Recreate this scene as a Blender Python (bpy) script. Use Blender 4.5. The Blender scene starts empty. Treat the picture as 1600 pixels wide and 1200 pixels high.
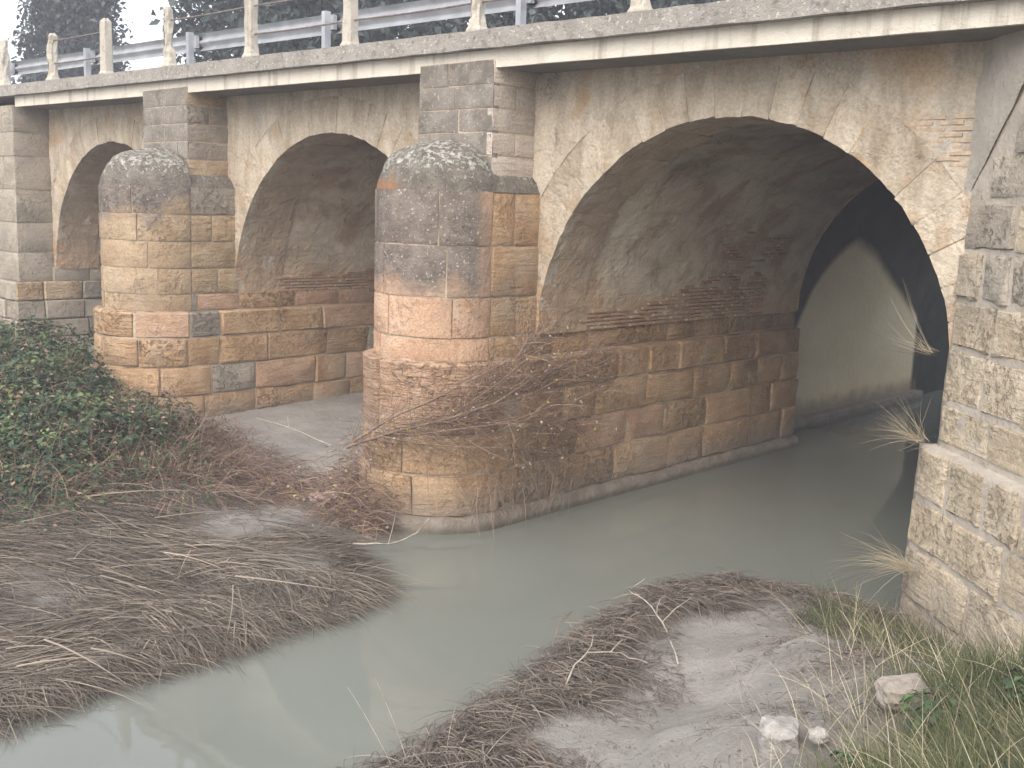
import bpy, math, random
import numpy as np
from mathutils import Vector, Matrix, noise as mnoise

random.seed(7)
RNG = np.random.default_rng(11)
sc = bpy.context.scene
COL = sc.collection
R = math.radians

# ---------------------------------------------------------------- camera
F_PX = 1675.0
EYE = Vector((0.0, 0.0, 4.0))
ax_y = Vector((1600, -220, F_PX)).normalized()
ax_x = -Vector((-1800, -330, F_PX)).normalized()
ax_x = (ax_x - ax_y * ax_x.dot(ax_y)).normalized()
ax_z = ax_x.cross(ax_y)
if ax_z.y > 0: ax_z = -ax_z
# rows are world axes in camera (right, down, forward); columns give camera axes in world
cr = Vector((ax_x.x, ax_y.x, ax_z.x)); cd = Vector((ax_x.y, ax_y.y, ax_z.y)); cf = Vector((ax_x.z, ax_y.z, ax_z.z))
cam_data = bpy.data.cameras.new('camera')
cam_data.sensor_width = 36.0
cam_data.lens = F_PX / 1600.0 * 36.0
cam_data.clip_end = 5000
cam = bpy.data.objects.new('camera', cam_data)
m3 = Matrix((cr, -cd, -cf)).transposed()
cam.matrix_world = Matrix.Translation(EYE) @ m3.to_4x4()
COL.objects.link(cam)
sc.camera = cam

# ---------------------------------------------------------------- sky, sun, exposure
SUN_AZ, SUN_EL = R(292), R(42)     # direction the light comes from, azimuth from +X anticlockwise
world = bpy.data.worlds.new('World'); sc.world = world; world.use_nodes = True
wn = world.node_tree; wn.nodes.clear()
sky = wn.nodes.new('ShaderNodeTexSky'); sky.sky_type = 'NISHITA'; sky.sun_disc = False
sky.sun_elevation = SUN_EL; sky.sun_rotation = math.pi / 2 - SUN_AZ
sky.air_density = 1.0; sky.dust_density = 5.0; sky.ozone_density = 1.0
bg = wn.nodes.new('ShaderNodeBackground'); bg.inputs['Strength'].default_value = 0.15
wo = wn.nodes.new('ShaderNodeOutputWorld')
cloud = wn.nodes.new('ShaderNodeMix'); cloud.data_type = 'RGBA'      # thin even overcast veil over the whole sky
cloud.inputs[0].default_value = 0.6; cloud.inputs[7].default_value = (6.6, 6.6, 6.75, 1.0)
wn.links.new(sky.outputs[0], cloud.inputs[6]); wn.links.new(cloud.outputs[2], bg.inputs['Color']); wn.links.new(bg.outputs[0], wo.inputs['Surface'])
sun_d = bpy.data.lights.new('sun', 'SUN'); sun_d.energy = 1.45; sun_d.angle = R(60); sun_d.color = (1.0, 0.92, 0.82)
sun = bpy.data.objects.new('sun', sun_d); COL.objects.link(sun)
sd = Vector((math.cos(SUN_AZ) * math.cos(SUN_EL), math.sin(SUN_AZ) * math.cos(SUN_EL), math.sin(SUN_EL)))
sun.rotation_euler = (-sd).to_track_quat('-Z', 'Y').to_euler()
vs = sc.view_settings
vs.view_transform = 'Standard'; vs.look = 'None'; vs.exposure = 1.05; vs.gamma = 1.0; vs.use_curve_mapping = False
sc.render.engine = 'CYCLES'
sc.cycles.use_denoising = True
sc.cycles.max_bounces = 8; sc.cycles.diffuse_bounces = 5; sc.cycles.glossy_bounces = 3
sc.cycles.sample_clamp_indirect = 6.0

# ---------------------------------------------------------------- object helpers
def tag(o, label=None, cat=None, group=None, kind=None):
    if label: o['label'] = label
    if cat: o['category'] = cat
    if group: o['group'] = group
    if kind: o['kind'] = kind
    return o

def link(name, me, parent=None, loc=None):
    o = bpy.data.objects.new(name, me); COL.objects.link(o)
    if loc is not None: o.location = loc
    if parent is not None: o.parent = parent
    return o

def empty(name, loc=(0, 0, 0)):
    return link(name, None, None, loc)

def mesh(name, verts, faces, mat, smooth=True, sharp=0):
    me = bpy.data.meshes.new(name)
    me.from_pydata([tuple(v) for v in verts], [], faces)
    if mat: me.materials.append(mat)
    if smooth: me.polygons.foreach_set('use_smooth', [True] * len(me.polygons))
    me.update()
    if smooth and sharp: me.set_sharp_from_angle(angle=R(sharp))
    return me

def part(name, verts, faces, mat, parent=None, smooth=True, recenter=False, sharp=0):
    """mesh object given in world coordinates; parents sit at the world origin unless recentred"""
    if recenter:
        c = np.mean(np.array(verts), axis=0)
        o = link(name, mesh(name, np.array(verts) - c, faces, mat, smooth, sharp), None, tuple(c))
    else:
        o = link(name, mesh(name, verts, faces, mat, smooth, sharp))
    if parent is not None:
        o.parent = parent
        o.location = Vector(o.location) - wloc(parent)
    return o

def wloc(o):
    v = Vector((0, 0, 0))
    while o is not None:
        v += Vector(o.location); o = o.parent
    return v

def big_mesh(name, V, faces_flat, nper, mat, tint=None, smooth=False):
    """fast mesh from numpy: faces_flat (M,nper)"""
    me = bpy.data.meshes.new(name)
    V = np.asarray(V, np.float32); Fa = np.asarray(faces_flat, np.int32)
    me.vertices.add(len(V)); me.vertices.foreach_set('co', V.ravel())
    me.loops.add(Fa.size); me.loops.foreach_set('vertex_index', Fa.ravel())
    me.polygons.add(len(Fa))
    me.polygons.foreach_set('loop_start', np.arange(0, Fa.size, nper, dtype=np.int32))
    if smooth: me.polygons.foreach_set('use_smooth', np.ones(len(Fa), bool))
    me.update(calc_edges=True)
    if tint is not None:
        a = me.attributes.new('tint', 'FLOAT', 'POINT'); a.data.foreach_set('value', np.asarray(tint, np.float32))
    me.materials.append(mat); me.validate()
    return me

def fbm(x, y, z, o=4):
    return mnoise.fractal(Vector((x, y, z)), 1.0, 2.0, o)

# ---------------------------------------------------------------- material helpers
class NT:
    def __init__(s, name):
        s.m = bpy.data.materials.new(name); s.m.use_nodes = True
        s.t = s.m.node_tree; s.t.nodes.clear()
        s.out = s.t.nodes.new('ShaderNodeOutputMaterial')
        s.b = s.t.nodes.new('ShaderNodeBsdfPrincipled')
        s.t.links.new(s.b.outputs[0], s.out.inputs['Surface'])
        s.geo = s.t.nodes.new('ShaderNodeNewGeometry')
        s.oi = s.t.nodes.new('ShaderNodeObjectInfo')
        s.pos = s.geo.outputs['Position']
    def n(s, typ, **kw):
        nd = s.t.nodes.new(typ)
        for k, v in kw.items(): setattr(nd, k, v)
        return nd
    def l(s, a, b): s.t.links.new(a, b)
    def put(s, sock, v):
        if hasattr(v, 'links') or hasattr(v, 'is_linked'): s.l(v, sock)
        else: sock.default_value = v
    def math(s, op, a, b=0.0, c=0.0, clamp=False):
        nd = s.n('ShaderNodeMath', operation=op, use_clamp=clamp)
        for i, v in enumerate((a, b, c)):
            s.put(nd.inputs[i], v)
        return nd.outputs[0]
    def vmath(s, op, a, b):
        nd = s.n('ShaderNodeVectorMath', operation=op)
        s.put(nd.inputs[0], a); s.put(nd.inputs[1], b)
        return nd.outputs[0]
    def xyz(s, v=None):
        nd = s.n('ShaderNodeSeparateXYZ'); s.l(v or s.pos, nd.inputs[0]); return nd.outputs
    def noise(s, vec, scale, detail=5.0, rough=0.55, dist=0.0):
        nd = s.n('ShaderNodeTexNoise'); s.l(vec, nd.inputs['Vector'])
        nd.inputs['Scale'].default_value = scale; nd.inputs['Detail'].default_value = detail
        nd.inputs['Roughness'].default_value = rough; nd.inputs['Distortion'].default_value = dist
        return nd.outputs['Fac']
    def voro(s, vec, scale, feature='F1'):
        nd = s.n('ShaderNodeTexVoronoi', feature=feature); s.l(vec, nd.inputs['Vector']); nd.inputs['Scale'].default_value = scale
        return nd.outputs['Distance']
    def step(s, v, lo, hi, a=0.0, b=1.0):
        nd = s.n('ShaderNodeMapRange', interpolation_type='SMOOTHSTEP'); s.put(nd.inputs[0], v)
        s.put(nd.inputs[1], lo); s.put(nd.inputs[2], hi); s.put(nd.inputs[3], a); s.put(nd.inputs[4], b)
        return nd.outputs[0]
    def mix(s, f, a, b, blend='MIX'):
        nd = s.n('ShaderNodeMix', data_type='RGBA', blend_type=blend)
        s.put(nd.inputs[0], f)
        for i, v in ((6, a), (7, b)):
            if isinstance(v, tuple): nd.inputs[i].default_value = (*v, 1.0)
            else: s.l(v, nd.inputs[i])
        return nd.outputs[2]
    def ramp(s, v, stops):
        nd = s.n('ShaderNodeValToRGB'); s.l(v, nd.inputs[0]); el = nd.color_ramp.elements
        while len(el) < len(stops): el.new(0.5)
        for e, (p, c) in zip(el, stops): e.position = p; e.color = (*c, 1.0)
        return nd.outputs[0]
    def gray(s, v):
        nd = s.n('ShaderNodeCombineXYZ')
        for i in range(3): s.l(v, nd.inputs[i])
        return nd.outputs[0]
    def scaled(s, vec, sx, sy, sz):
        return s.vmath('MULTIPLY', vec, (sx, sy, sz))
    def offs(s, k=37.0):
        r = s.math('MULTIPLY', s.oi.outputs['Random'], k)
        return s.vmath('ADD', s.pos, s.gray(r))
    def done(s, col, rough=0.9, spec=0.2, height=None, dist=0.02, strength=1.0):
        if isinstance(col, tuple): s.b.inputs['Base Color'].default_value = (*col, 1.0)
        else: s.l(col, s.b.inputs['Base Color'])
        s.put(s.b.inputs['Roughness'], rough); s.b.inputs['Specular IOR Level'].default_value = spec
        if height is not None:
            bp = s.n('ShaderNodeBump'); bp.inputs['Strength'].default_value = strength; bp.inputs['Distance'].default_value = dist
            s.l(height, bp.inputs['Height']); s.l(bp.outputs[0], s.b.inputs['Normal'])
        return s.m

def plain(name, col, rough=0.8, var=0.25, scale=8, spec=0.25, metal=0.0, bump=0.0):
    s = NT(name)
    n = s.noise(s.pos, scale, 5, 0.6)
    c = s.mix(1.0, s.mix(0.0, col, col), s.gray(s.step(n, 0.25, 0.75, 1 - var, 1 + var)), 'MULTIPLY')
    s.b.inputs['Metallic'].default_value = metal
    return s.done(c, rough, spec, n if bump else None, bump or 0.01)
SILT = (0.27, 0.235, 0.20)

def stone_mat(name, cols, rough_amt=0.5, pits=0.4, pale=0.25, crust=None, silt=0.55, bed=0.5):
    """weathered sandstone: colour varies per stone, bedding and pits in relief, pale mortar smears, silt tide line"""
    s = NT(name); p = s.offs(); P = s.pos
    n1 = s.noise(p, 1.7, 6, 0.6, 0.3)
    col = s.ramp(n1, [(0.30, cols[0]), (0.5, cols[1]), (0.70, cols[2])])
    hv = s.math('MULTIPLY_ADD', s.oi.outputs['Random'], 0.18, 0.90)
    col = s.mix(1.0, col, s.gray(hv), 'MULTIPLY')
    fine = s.noise(p, 38, 4, 0.7)
    col = s.mix(1.0, col, s.gray(s.step(fine, 0.25, 0.75, 0.72, 1.18)), 'MULTIPLY')
    beds = s.noise(s.scaled(p, 2.2, 2.2, 15), 1.0, 6, 0.65, 0.4)
    pit = s.noise(p, 11, 6, 0.62)
    pitm = s.step(pit, 0.36, 0.50, 1.0, 0.0)
    pitm = s.math('MULTIPLY', pitm, s.step(s.noise(p, 0.9, 2), 0.40, 0.62))
    sm = s.step(s.noise(P, 2.3, 5, 0.65, 0.6), 0.56, 0.70)
    col = s.mix(s.math('MULTIPLY', sm, pale), col, (0.50, 0.45, 0.385))
    gr = s.step(s.noise(P, 0.7, 5, 0.6), 0.50, 0.68)
    col = s.mix(s.math('MULTIPLY', gr, 0.42), col, (0.24, 0.225, 0.20))
    if crust: col = crust(s, col)
    z = s.xyz()[2]
    edge = s.math('MULTIPLY_ADD', s.noise(P, 3.0, 4), 0.5, -0.05)
    sl = s.step(s.math('SUBTRACT', z, edge), -0.12, silt, 1.0, 0.0)
    col = s.mix(s.math('MULTIPLY', sl, 0.8), col, SILT)
    h = s.math('MULTIPLY', beds, bed)
    h = s.math('ADD', h, s.math('MULTIPLY', s.noise(p, 6, 7, 0.62), rough_amt))
    h = s.math('SUBTRACT', h, s.math('MULTIPLY', pitm, pits))
    h = s.math('ADD', h, s.math('MULTIPLY', fine, 0.10))
    return s.done(col, 0.92, 0.15, h, 0.07, 1.0)

def grey_crust(cx, zlo, side=-9.0, lo=-0.9, hi=-0.55):
    """dark biological crust of the cutwater with pale lichen specks"""
    def f(s, col):
        x, y, z = s.xyz()[:3]
        nz = s.noise(s.pos, 1.6, 6, 0.62)
        e = s.math('ADD', z, s.math('MULTIPLY', s.math('SUBTRACT', nz, 0.5), 1.5))
        m = s.step(e, zlo, zlo + 0.38)
        xm = s.step(s.math('ADD', s.math('SUBTRACT', x, cx), s.math('MULTIPLY', s.math('SUBTRACT', nz, 0.5), 0.5)), lo, hi)
        m = s.math('MULTIPLY', m, xm)
        sd_ = s.step(x, side - 0.03, side + 0.03, 1.0, 0.0)
        m = s.math('MULTIPLY', m, sd_)
        ck = s.ramp(s.noise(s.pos, 5, 6, 0.7), [(0.3, (0.085, 0.078, 0.07)), (0.55, (0.17, 0.15, 0.135)), (0.75, (0.24, 0.21, 0.185))])
        sp = s.step(s.noise(s.pos, 30, 3, 0.6), 0.60, 0.68)
        ck = s.mix(s.math('MULTIPLY', sp, 0.75), ck, (0.50, 0.48, 0.45))
        return s.mix(s.math('MULTIPLY', m, 0.94), col, ck)
    return f

OCHRE = [(0.345, 0.222, 0.128), (0.445, 0.302, 0.182), (0.525, 0.382, 0.250)]
ROSE = [(0.355, 0.228, 0.150), (0.450, 0.302, 0.208), (0.53, 0.382, 0.278)]
BUFF = [(0.35, 0.255, 0.160), (0.44, 0.335, 0.220), (0.52, 0.420, 0.295)]
GREY = [(0.235, 0.205, 0.170), (0.305, 0.27, 0.225), (0.37, 0.335, 0.285)]

M = {}
M['ochre'] = stone_mat('ochre_sandstone', OCHRE, 0.5, 0.25)
M['rose'] = stone_mat('rose_sandstone', ROSE, 0.45, 0.2)
M['buff'] = stone_mat('buff_sandstone', BUFF, 0.7, 0.55, bed=0.7)
M['rough'] = stone_mat('eroded_sandstone', OCHRE, 1.2, 1.0, bed=1.1)
M['layered'] = stone_mat('layered_eroded_sandstone', ROSE, 0.7, 0.6, bed=1.6)
M['greystone'] = stone_mat('grey_sandstone', GREY, 0.6, 0.4)
M['nose3'] = stone_mat('crusted_sandstone', ROSE, 0.5, 0.2, bed=0.15, crust=grey_crust(-10.2, 2.85, -9.335, -0.80, -0.45))
M['nose2'] = stone_mat('crusted_buff_stone', [(0.30, 0.22, 0.14), (0.38, 0.285, 0.19), (0.46, 0.365, 0.255)], 0.5, 0.25, bed=0.2, crust=grey_crust(-17.42, 3.55, -16.3, -0.9, -0.6))
M['wing'] = stone_mat('wing_wall_limestone', [(0.40, 0.33, 0.24), (0.49, 0.42, 0.315), (0.57, 0.50, 0.395)], 0.7, 0.35, pale=0.5, bed=0.5)
M['wing_grey'] = stone_mat('greyed_wing_stone', [(0.29, 0.26, 0.215), (0.37, 0.335, 0.28), (0.46, 0.42, 0.36)], 0.5, 0.4, pale=0.5, bed=0.3)
M['paleblock'] = stone_mat('pale_dressed_stone', [(0.42, 0.36, 0.31), (0.50, 0.44, 0.385), (0.57, 0.51, 0.45)], 0.25, 0.1, pale=0.4)

M['abut'] = stone_mat('abutment_stone', [(0.25, 0.225, 0.185), (0.33, 0.295, 0.245), (0.40, 0.36, 0.30)], 0.35, 0.2, pale=0.5, bed=0.2)
def mortar_mat(name, a, b, dark=0.0):
    s = NT(name)
    col = s.ramp(s.noise(s.pos, 3, 6, 0.6), [(0.3, a), (0.7, b)])
    z = s.xyz()[2]
    sl = s.step(s.math('SUBTRACT', z, s.math('MULTIPLY', s.noise(s.pos, 3.0, 4), 0.5)), -0.1, 0.4, 1.0, 0.0)
    col = s.mix(s.math('MULTIPLY', sl, 0.8), col, SILT)
    h = s.math('ADD', s.noise(s.pos, 14, 6, 0.65), s.math('MULTIPLY', s.noise(s.pos, 3, 4), 1.2))
    return s.done(col, 0.95, 0.1, h, 0.03)
M['mortar'] = mortar_mat('old_lime_mortar', (0.36, 0.29, 0.215), (0.50, 0.42, 0.33))
M['wing_mortar'] = mortar_mat('smeared_cement_mortar', (0.37, 0.335, 0.285), (0.50, 0.46, 0.405))
def footing_mat():
    s = NT('silted_footing_stone'); P = s.pos; z = s.xyz()[2]
    col = s.ramp(s.noise(P, 3, 6, 0.65), [(0.3, (0.17, 0.145, 0.12)), (0.7, (0.30, 0.265, 0.225))])
    wet = s.step(s.math('ADD', z, s.math('MULTIPLY', s.noise(P, 5, 4), 0.10)), 0.07, 0.16, 1.0, 0.0)
    col = s.mix(s.math('MULTIPLY', wet, 0.7), col, (0.085, 0.08, 0.06))
    return s.done(col, 0.8, 0.3, s.noise(P, 9, 7, 0.68), 0.06)
M['footing'] = footing_mat()
M['footing_plain'] = mortar_mat('silted_footing_concrete', (0.22, 0.195, 0.17), (0.33, 0.30, 0.26))

def plaster_mat():
    s = NT('flaking_lime_render')
    P = s.pos; x, y, z = s.xyz()[:3]
    streak = s.noise(s.scaled(P, 2.6, 2.6, 0.5), 1.6, 6, 0.6, 0.5)
    col = s.ramp(streak, [(0.28, (0.34, 0.285, 0.22)), (0.48, (0.46, 0.40, 0.325)), (0.62, (0.54, 0.485, 0.405)), (0.8, (0.43, 0.38, 0.31))])
    oc = s.step(s.noise(P, 1.1, 6, 0.62, 0.4), 0.50, 0.64)
    col = s.mix(s.math('MULTIPLY', oc, 0.75), col, (0.43, 0.31, 0.19))
    gy = s.step(s.noise(s.vmath('ADD', P, (9.0, 3.0, 5.0)), 1.3, 6, 0.65), 0.52, 0.66)
    col = s.mix(s.math('MULTIPLY', gy, 0.7), col, (0.38, 0.36, 0.32))
    fine = s.noise(P, 30, 5, 0.7)
    col = s.mix(1.0, col, s.gray(s.step(fine, 0.25, 0.75, 0.78, 1.15)), 'MULTIPLY')
    crk = s.noise(s.scaled(P, 3.0, 3.0, 1.1), 1.7, 7, 0.6, 1.2)
    line = s.step(s.math('ABSOLUTE', s.math('SUBTRACT', crk, 0.5)), 0.0, 0.008, 1.0, 0.0)
    line = s.math('MULTIPLY', line, s.step(s.noise(P, 1.3, 2), 0.56, 0.66))
    col = s.mix(s.math('MULTIPLY', line, 0.6), col, (0.16, 0.13, 0.10))
    flake = s.step(s.noise(P, 2.4, 6, 0.6, 0.4), 0.42, 0.60)
    h = s.math('MULTIPLY', flake, 0.30)
    h = s.math('ADD', h, s.math('MULTIPLY', s.noise(P, 5, 7, 0.65), 0.9))
    h = s.math('ADD', h, s.math('MULTIPLY', fine, 0.12))
    h = s.math('SUBTRACT', h, s.math('MULTIPLY', line, 0.5))
    return s.done(col, 0.93, 0.12, h, 0.05)
M['plaster'] = plaster_mat()

def voussoir_mat():
    s = NT('rendered_voussoir_stone'); p = s.offs(11.0); P = s.pos
    streak = s.noise(s.scaled(P, 2.6, 2.6, 0.7), 1.5, 6, 0.6, 0.4)
    col = s.ramp(streak, [(0.28, (0.33, 0.27, 0.20)), (0.48, (0.45, 0.39, 0.31)), (0.64, (0.54, 0.485, 0.40)), (0.82, (0.42, 0.365, 0.29))])
    col = s.mix(1.0, col, s.gray(s.math('MULTIPLY_ADD', s.oi.outputs['Random'], 0.2, 0.88)), 'MULTIPLY')
    z = s.xyz()[2]
    low = s.step(s.math('ADD', z, s.math('MULTIPLY', s.noise(P, 2, 4), 0.8)), 3.1, 3.8, 1.0, 0.0)
    col = s.mix(s.math('MULTIPLY', low, 0.85), col, s.ramp(s.noise(p, 3, 5), [(0.3, (0.33, 0.20, 0.12)), (0.7, (0.45, 0.31, 0.20))]))
    oc = s.step(s.noise(p, 1.6, 6, 0.62), 0.52, 0.66)
    col = s.mix(s.math('MULTIPLY', oc, 0.55), col, (0.38, 0.27, 0.165))
    fine = s.noise(P, 30, 5, 0.7)
    col = s.mix(1.0, col, s.gray(s.step(fine, 0.25, 0.75, 0.78, 1.15)), 'MULTIPLY')
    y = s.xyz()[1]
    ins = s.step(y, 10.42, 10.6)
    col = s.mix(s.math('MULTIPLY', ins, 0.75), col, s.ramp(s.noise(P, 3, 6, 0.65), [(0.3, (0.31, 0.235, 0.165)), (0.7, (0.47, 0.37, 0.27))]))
    h = s.math('ADD', s.noise(P, 5, 7, 0.65), s.math('MULTIPLY', s.step(s.noise(P, 2.4, 6, 0.6, 0.4), 0.42, 0.60), 0.3))
    return s.done(col, 0.93, 0.12, h, 0.055)
M['voussoir'] = voussoir_mat()

def vault_mat():
    s = NT('stained_vault_plaster'); P = s.pos; x, y, z = s.xyz()[:3]
    n = s.noise(s.scaled(P, 1.0, 0.55, 1.3), 1.6, 7, 0.62, 0.5)
    col = s.ramp(n, [(0.28, (0.34, 0.275, 0.205)), (0.48, (0.53, 0.455, 0.355)), (0.68, (0.62, 0.55, 0.445))])
    rd = s.step(s.noise(s.vmath('ADD', P, (3.0, 8.0, 1.0)), 1.1, 6, 0.6, 0.3), 0.48, 0.62)
    col = s.mix(s.math('MULTIPLY', rd, 0.7), col, (0.33, 0.215, 0.14))
    lowm = s.step(s.math('ADD', z, s.math('MULTIPLY', s.noise(P, 1.3, 5, 0.6), 1.6)), 3.2, 3.9, 1.0, 0.0)
    col = s.mix(s.math('MULTIPLY', lowm, 0.8), col, s.ramp(s.noise(P, 4, 5), [(0.3, (0.38, 0.26, 0.165)), (0.7, (0.52, 0.385, 0.255))]))
    crown_dark = s.step(s.math('ADD', z, s.math('MULTIPLY', s.noise(s.scaled(P, 1, 0.4, 1), 1.2, 6, 0.65), 1.8)), 5.0, 6.2)  # colour darkens towards the crown
    col = s.mix(s.math('MULTIPLY', crown_dark, 0.6), col, (0.065, 0.06, 0.057))
    rows = s.noise(s.scaled(P, 3.0, 3.0, 20), 1.0, 4, 0.5)
    h = s.math('ADD', s.noise(P, 4, 7, 0.65), s.math('MULTIPLY', rows, 0.35))
    h = s.math('ADD', h, s.math('MULTIPLY', s.step(s.noise(P, 1.9, 6, 0.6, 0.4), 0.44, 0.58), 0.3))
    return s.done(col, 0.95, 0.1, h, 0.06)
M['vault'] = vault_mat()

def brick_mat():
    s = NT('thin_red_brick'); p = s.offs()
    rnd = s.oi.outputs['Random']
    col = s.ramp(rnd, [(0.0, (0.30, 0.185, 0.125)), (0.4, (0.40, 0.255, 0.175)), (0.75, (0.46, 0.335, 0.235)), (1.0, (0.33, 0.25, 0.185))])
    col = s.mix(s.step(s.noise(s.pos, 6, 5), 0.45, 0.7, 0.0, 0.6), col, (0.42, 0.35, 0.27))
    h = s.noise(p, 22, 5, 0.65)
    return s.done(col, 0.93, 0.12, h, 0.012)
M['brick'] = brick_mat()

M['brick_pale'] = plain('lime_smeared_brick', (0.42, 0.335, 0.25), 0.93, 0.3, 9, 0.12, bump=0.01)
def concrete_mat(name, c0, c1, lichen, stain):
    s = NT(name); P = s.pos
    col = s.ramp(s.noise(P, 2.0, 7, 0.65), [(0.3, c0), (0.7, c1)])
    st = s.noise(s.scaled(P, 4.0, 4.0, 0.35), 1.6, 6, 0.65)
    col = s.mix(s.math('MULTIPLY', s.step(st, 0.52, 0.7), stain), col, (0.26, 0.225, 0.18))
    ln = s.step(s.noise(P, 19, 4, 0.6), 0.57, 0.66)
    col = s.mix(s.math('MULTIPLY', ln, lichen), col, (0.58, 0.57, 0.54))
    dk = s.step(s.noise(P, 9, 5, 0.65), 0.53, 0.66)
    col = s.mix(s.math('MULTIPLY', dk, lichen * 0.8), col, (0.12, 0.115, 0.10))
    h = s.math('ADD', s.noise(P, 16, 6, 0.7), s.math('MULTIPLY', s.noise(P, 60, 3, 0.6), 0.4))
    return s.done(col, 0.92, 0.15, h, 0.02 + 0.015 * lichen)
M['fascia'] = concrete_mat('cast_concrete_fascia', (0.60, 0.57, 0.50), (0.70, 0.67, 0.60), 0.06, 0.55)
M['soffit'] = concrete_mat('shade_darkened_soffit', (0.15, 0.145, 0.135), (0.23, 0.22, 0.20), 0.1, 0.5)  # shade under the deck is put into this darker colour
M['cornice'] = concrete_mat('lichened_concrete_cornice', (0.25, 0.24, 0.22), (0.37, 0.355, 0.33), 0.75, 0.3)
M['post'] = concrete_mat('weathered_concrete_post', (0.42, 0.39, 0.33), (0.54, 0.51, 0.45), 0.4, 0.5)
M['grey_render'] = concrete_mat('grey_lichened_render', (0.19, 0.175, 0.155), (0.29, 0.265, 0.235), 0.6, 0.4)
M['wing_render'] = concrete_mat('pale_cement_render', (0.36, 0.335, 0.295), (0.47, 0.445, 0.40), 0.25, 0.4)

def cap_mat():
    s = NT('lichen_covered_cap'); P = s.pos; x, y, z = s.xyz()[:3]
    col = s.ramp(s.noise(P, 5, 7, 0.7), [(0.3, (0.10, 0.092, 0.08)), (0.55, (0.20, 0.18, 0.155)), (0.75, (0.28, 0.26, 0.23))])
    hi = s.math('MULTIPLY', s.step(z, 4.2, 4.6), 0.10)
    ln = s.step(s.math('ADD', s.noise(P, 15, 8, 0.75), hi), 0.56, 0.64)
    col = s.mix(s.math('MULTIPLY', ln, 0.8), col, s.ramp(s.noise(P, 4, 3), [(0.4, (0.40, 0.41, 0.36)), (0.6, (0.52, 0.51, 0.48))]))
    dk = s.step(s.noise(P, 26, 5, 0.7), 0.56, 0.64)
    col = s.mix(s.math('MULTIPLY', dk, 0.6), col, (0.075, 0.07, 0.06))
    og = s.math('MULTIPLY', s.step(s.math('ADD', s.noise(P, 6, 7, 0.7), s.math('MULTIPLY', s.step(z, 4.22, 4.42, 1.0, 0.0), 0.22)), 0.56, 0.70), s.step(x, -10.9, -10.6))
    og = s.math('MULTIPLY', og, s.step(x, -10.25, -9.95, 1.0, 0.0))
    col = s.mix(s.math('MULTIPLY', og, 0.75), col, (0.36, 0.19, 0.095))
    h = s.math('ADD', s.noise(P, 12, 8, 0.72), s.math('MULTIPLY', ln, 0.2))
    return s.done(col, 0.95, 0.1, h, 0.05)
M['cap'] = cap_mat()

def rear_mat():
    """rear concrete passage: shade painted black on the vault, a pointed pool of light painted pale on the wall"""
    s = NT('rear_concrete_light_shade'); P = s.pos; x, y, z = s.xyz()[:3]
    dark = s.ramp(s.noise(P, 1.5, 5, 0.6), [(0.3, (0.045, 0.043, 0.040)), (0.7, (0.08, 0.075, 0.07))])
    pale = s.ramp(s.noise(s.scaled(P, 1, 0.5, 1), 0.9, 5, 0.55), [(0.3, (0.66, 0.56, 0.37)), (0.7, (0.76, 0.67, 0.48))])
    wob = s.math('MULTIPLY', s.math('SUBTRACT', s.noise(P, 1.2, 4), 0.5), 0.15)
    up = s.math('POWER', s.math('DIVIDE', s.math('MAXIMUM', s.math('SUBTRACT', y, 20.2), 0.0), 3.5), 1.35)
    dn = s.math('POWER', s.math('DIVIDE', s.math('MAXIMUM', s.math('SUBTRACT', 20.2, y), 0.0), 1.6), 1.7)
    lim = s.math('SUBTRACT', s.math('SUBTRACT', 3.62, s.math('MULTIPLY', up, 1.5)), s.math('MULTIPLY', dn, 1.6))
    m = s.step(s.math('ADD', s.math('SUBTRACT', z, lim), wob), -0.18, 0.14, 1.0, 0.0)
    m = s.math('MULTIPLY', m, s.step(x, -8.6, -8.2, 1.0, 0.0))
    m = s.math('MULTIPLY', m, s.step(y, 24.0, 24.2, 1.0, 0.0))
    col = s.mix(m, dark, pale)  # painted lit patch against painted shade
    wet = s.step(s.math('ADD', z, s.math('MULTIPLY', s.noise(P, 2, 4), 0.4)), 0.45, 0.8, 1.0, 0.0)
    col = s.mix(s.math('MULTIPLY', wet, 0.7), col, (0.17, 0.13, 0.09))
    return s.done(col, 0.9, 0.15, s.noise(P, 6, 5, 0.6), 0.02)
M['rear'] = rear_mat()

M['dark_gap'] = plain('gap_shade_black', (0.035, 0.036, 0.030), 0.9, 0.4, 3)  # black stands in for shade past the rear passage
M['galv'] = plain('galvanised_steel', (0.42, 0.44, 0.47), 0.5, 0.2, 3, 0.5, 0.6)
M['rust'] = plain('rusty_pipe', (0.16, 0.13, 0.12), 0.7, 0.4, 12)
M['asphalt'] = plain('asphalt', (0.06, 0.06, 0.06), 0.9, 0.2, 6)
M['bark'] = plain('grey_brown_bark', (0.15, 0.115, 0.085), 0.9, 0.35, 20, bump=0.02)
M['branch'] = plain('weathered_dead_wood', (0.25, 0.19, 0.145), 0.85, 0.35, 14)
M['pale_branch'] = plain('bleached_dead_wood', (0.36, 0.325, 0.275), 0.85, 0.3, 14)
M['twig'] = plain('dead_brown_twig', (0.24, 0.165, 0.125), 0.9, 0.4, 9)
M['rag'] = plain('dirty_pink_plastic', (0.52, 0.40, 0.39), 0.6, 0.25, 15)
M['white_rock'] = plain('white_limestone', (0.31, 0.30, 0.285), 0.9, 0.3, 9, bump=0.05)
M['grey_rock'] = plain('grey_brown_rock', (0.26, 0.235, 0.205), 0.9, 0.25, 7, bump=0.05)

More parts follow.
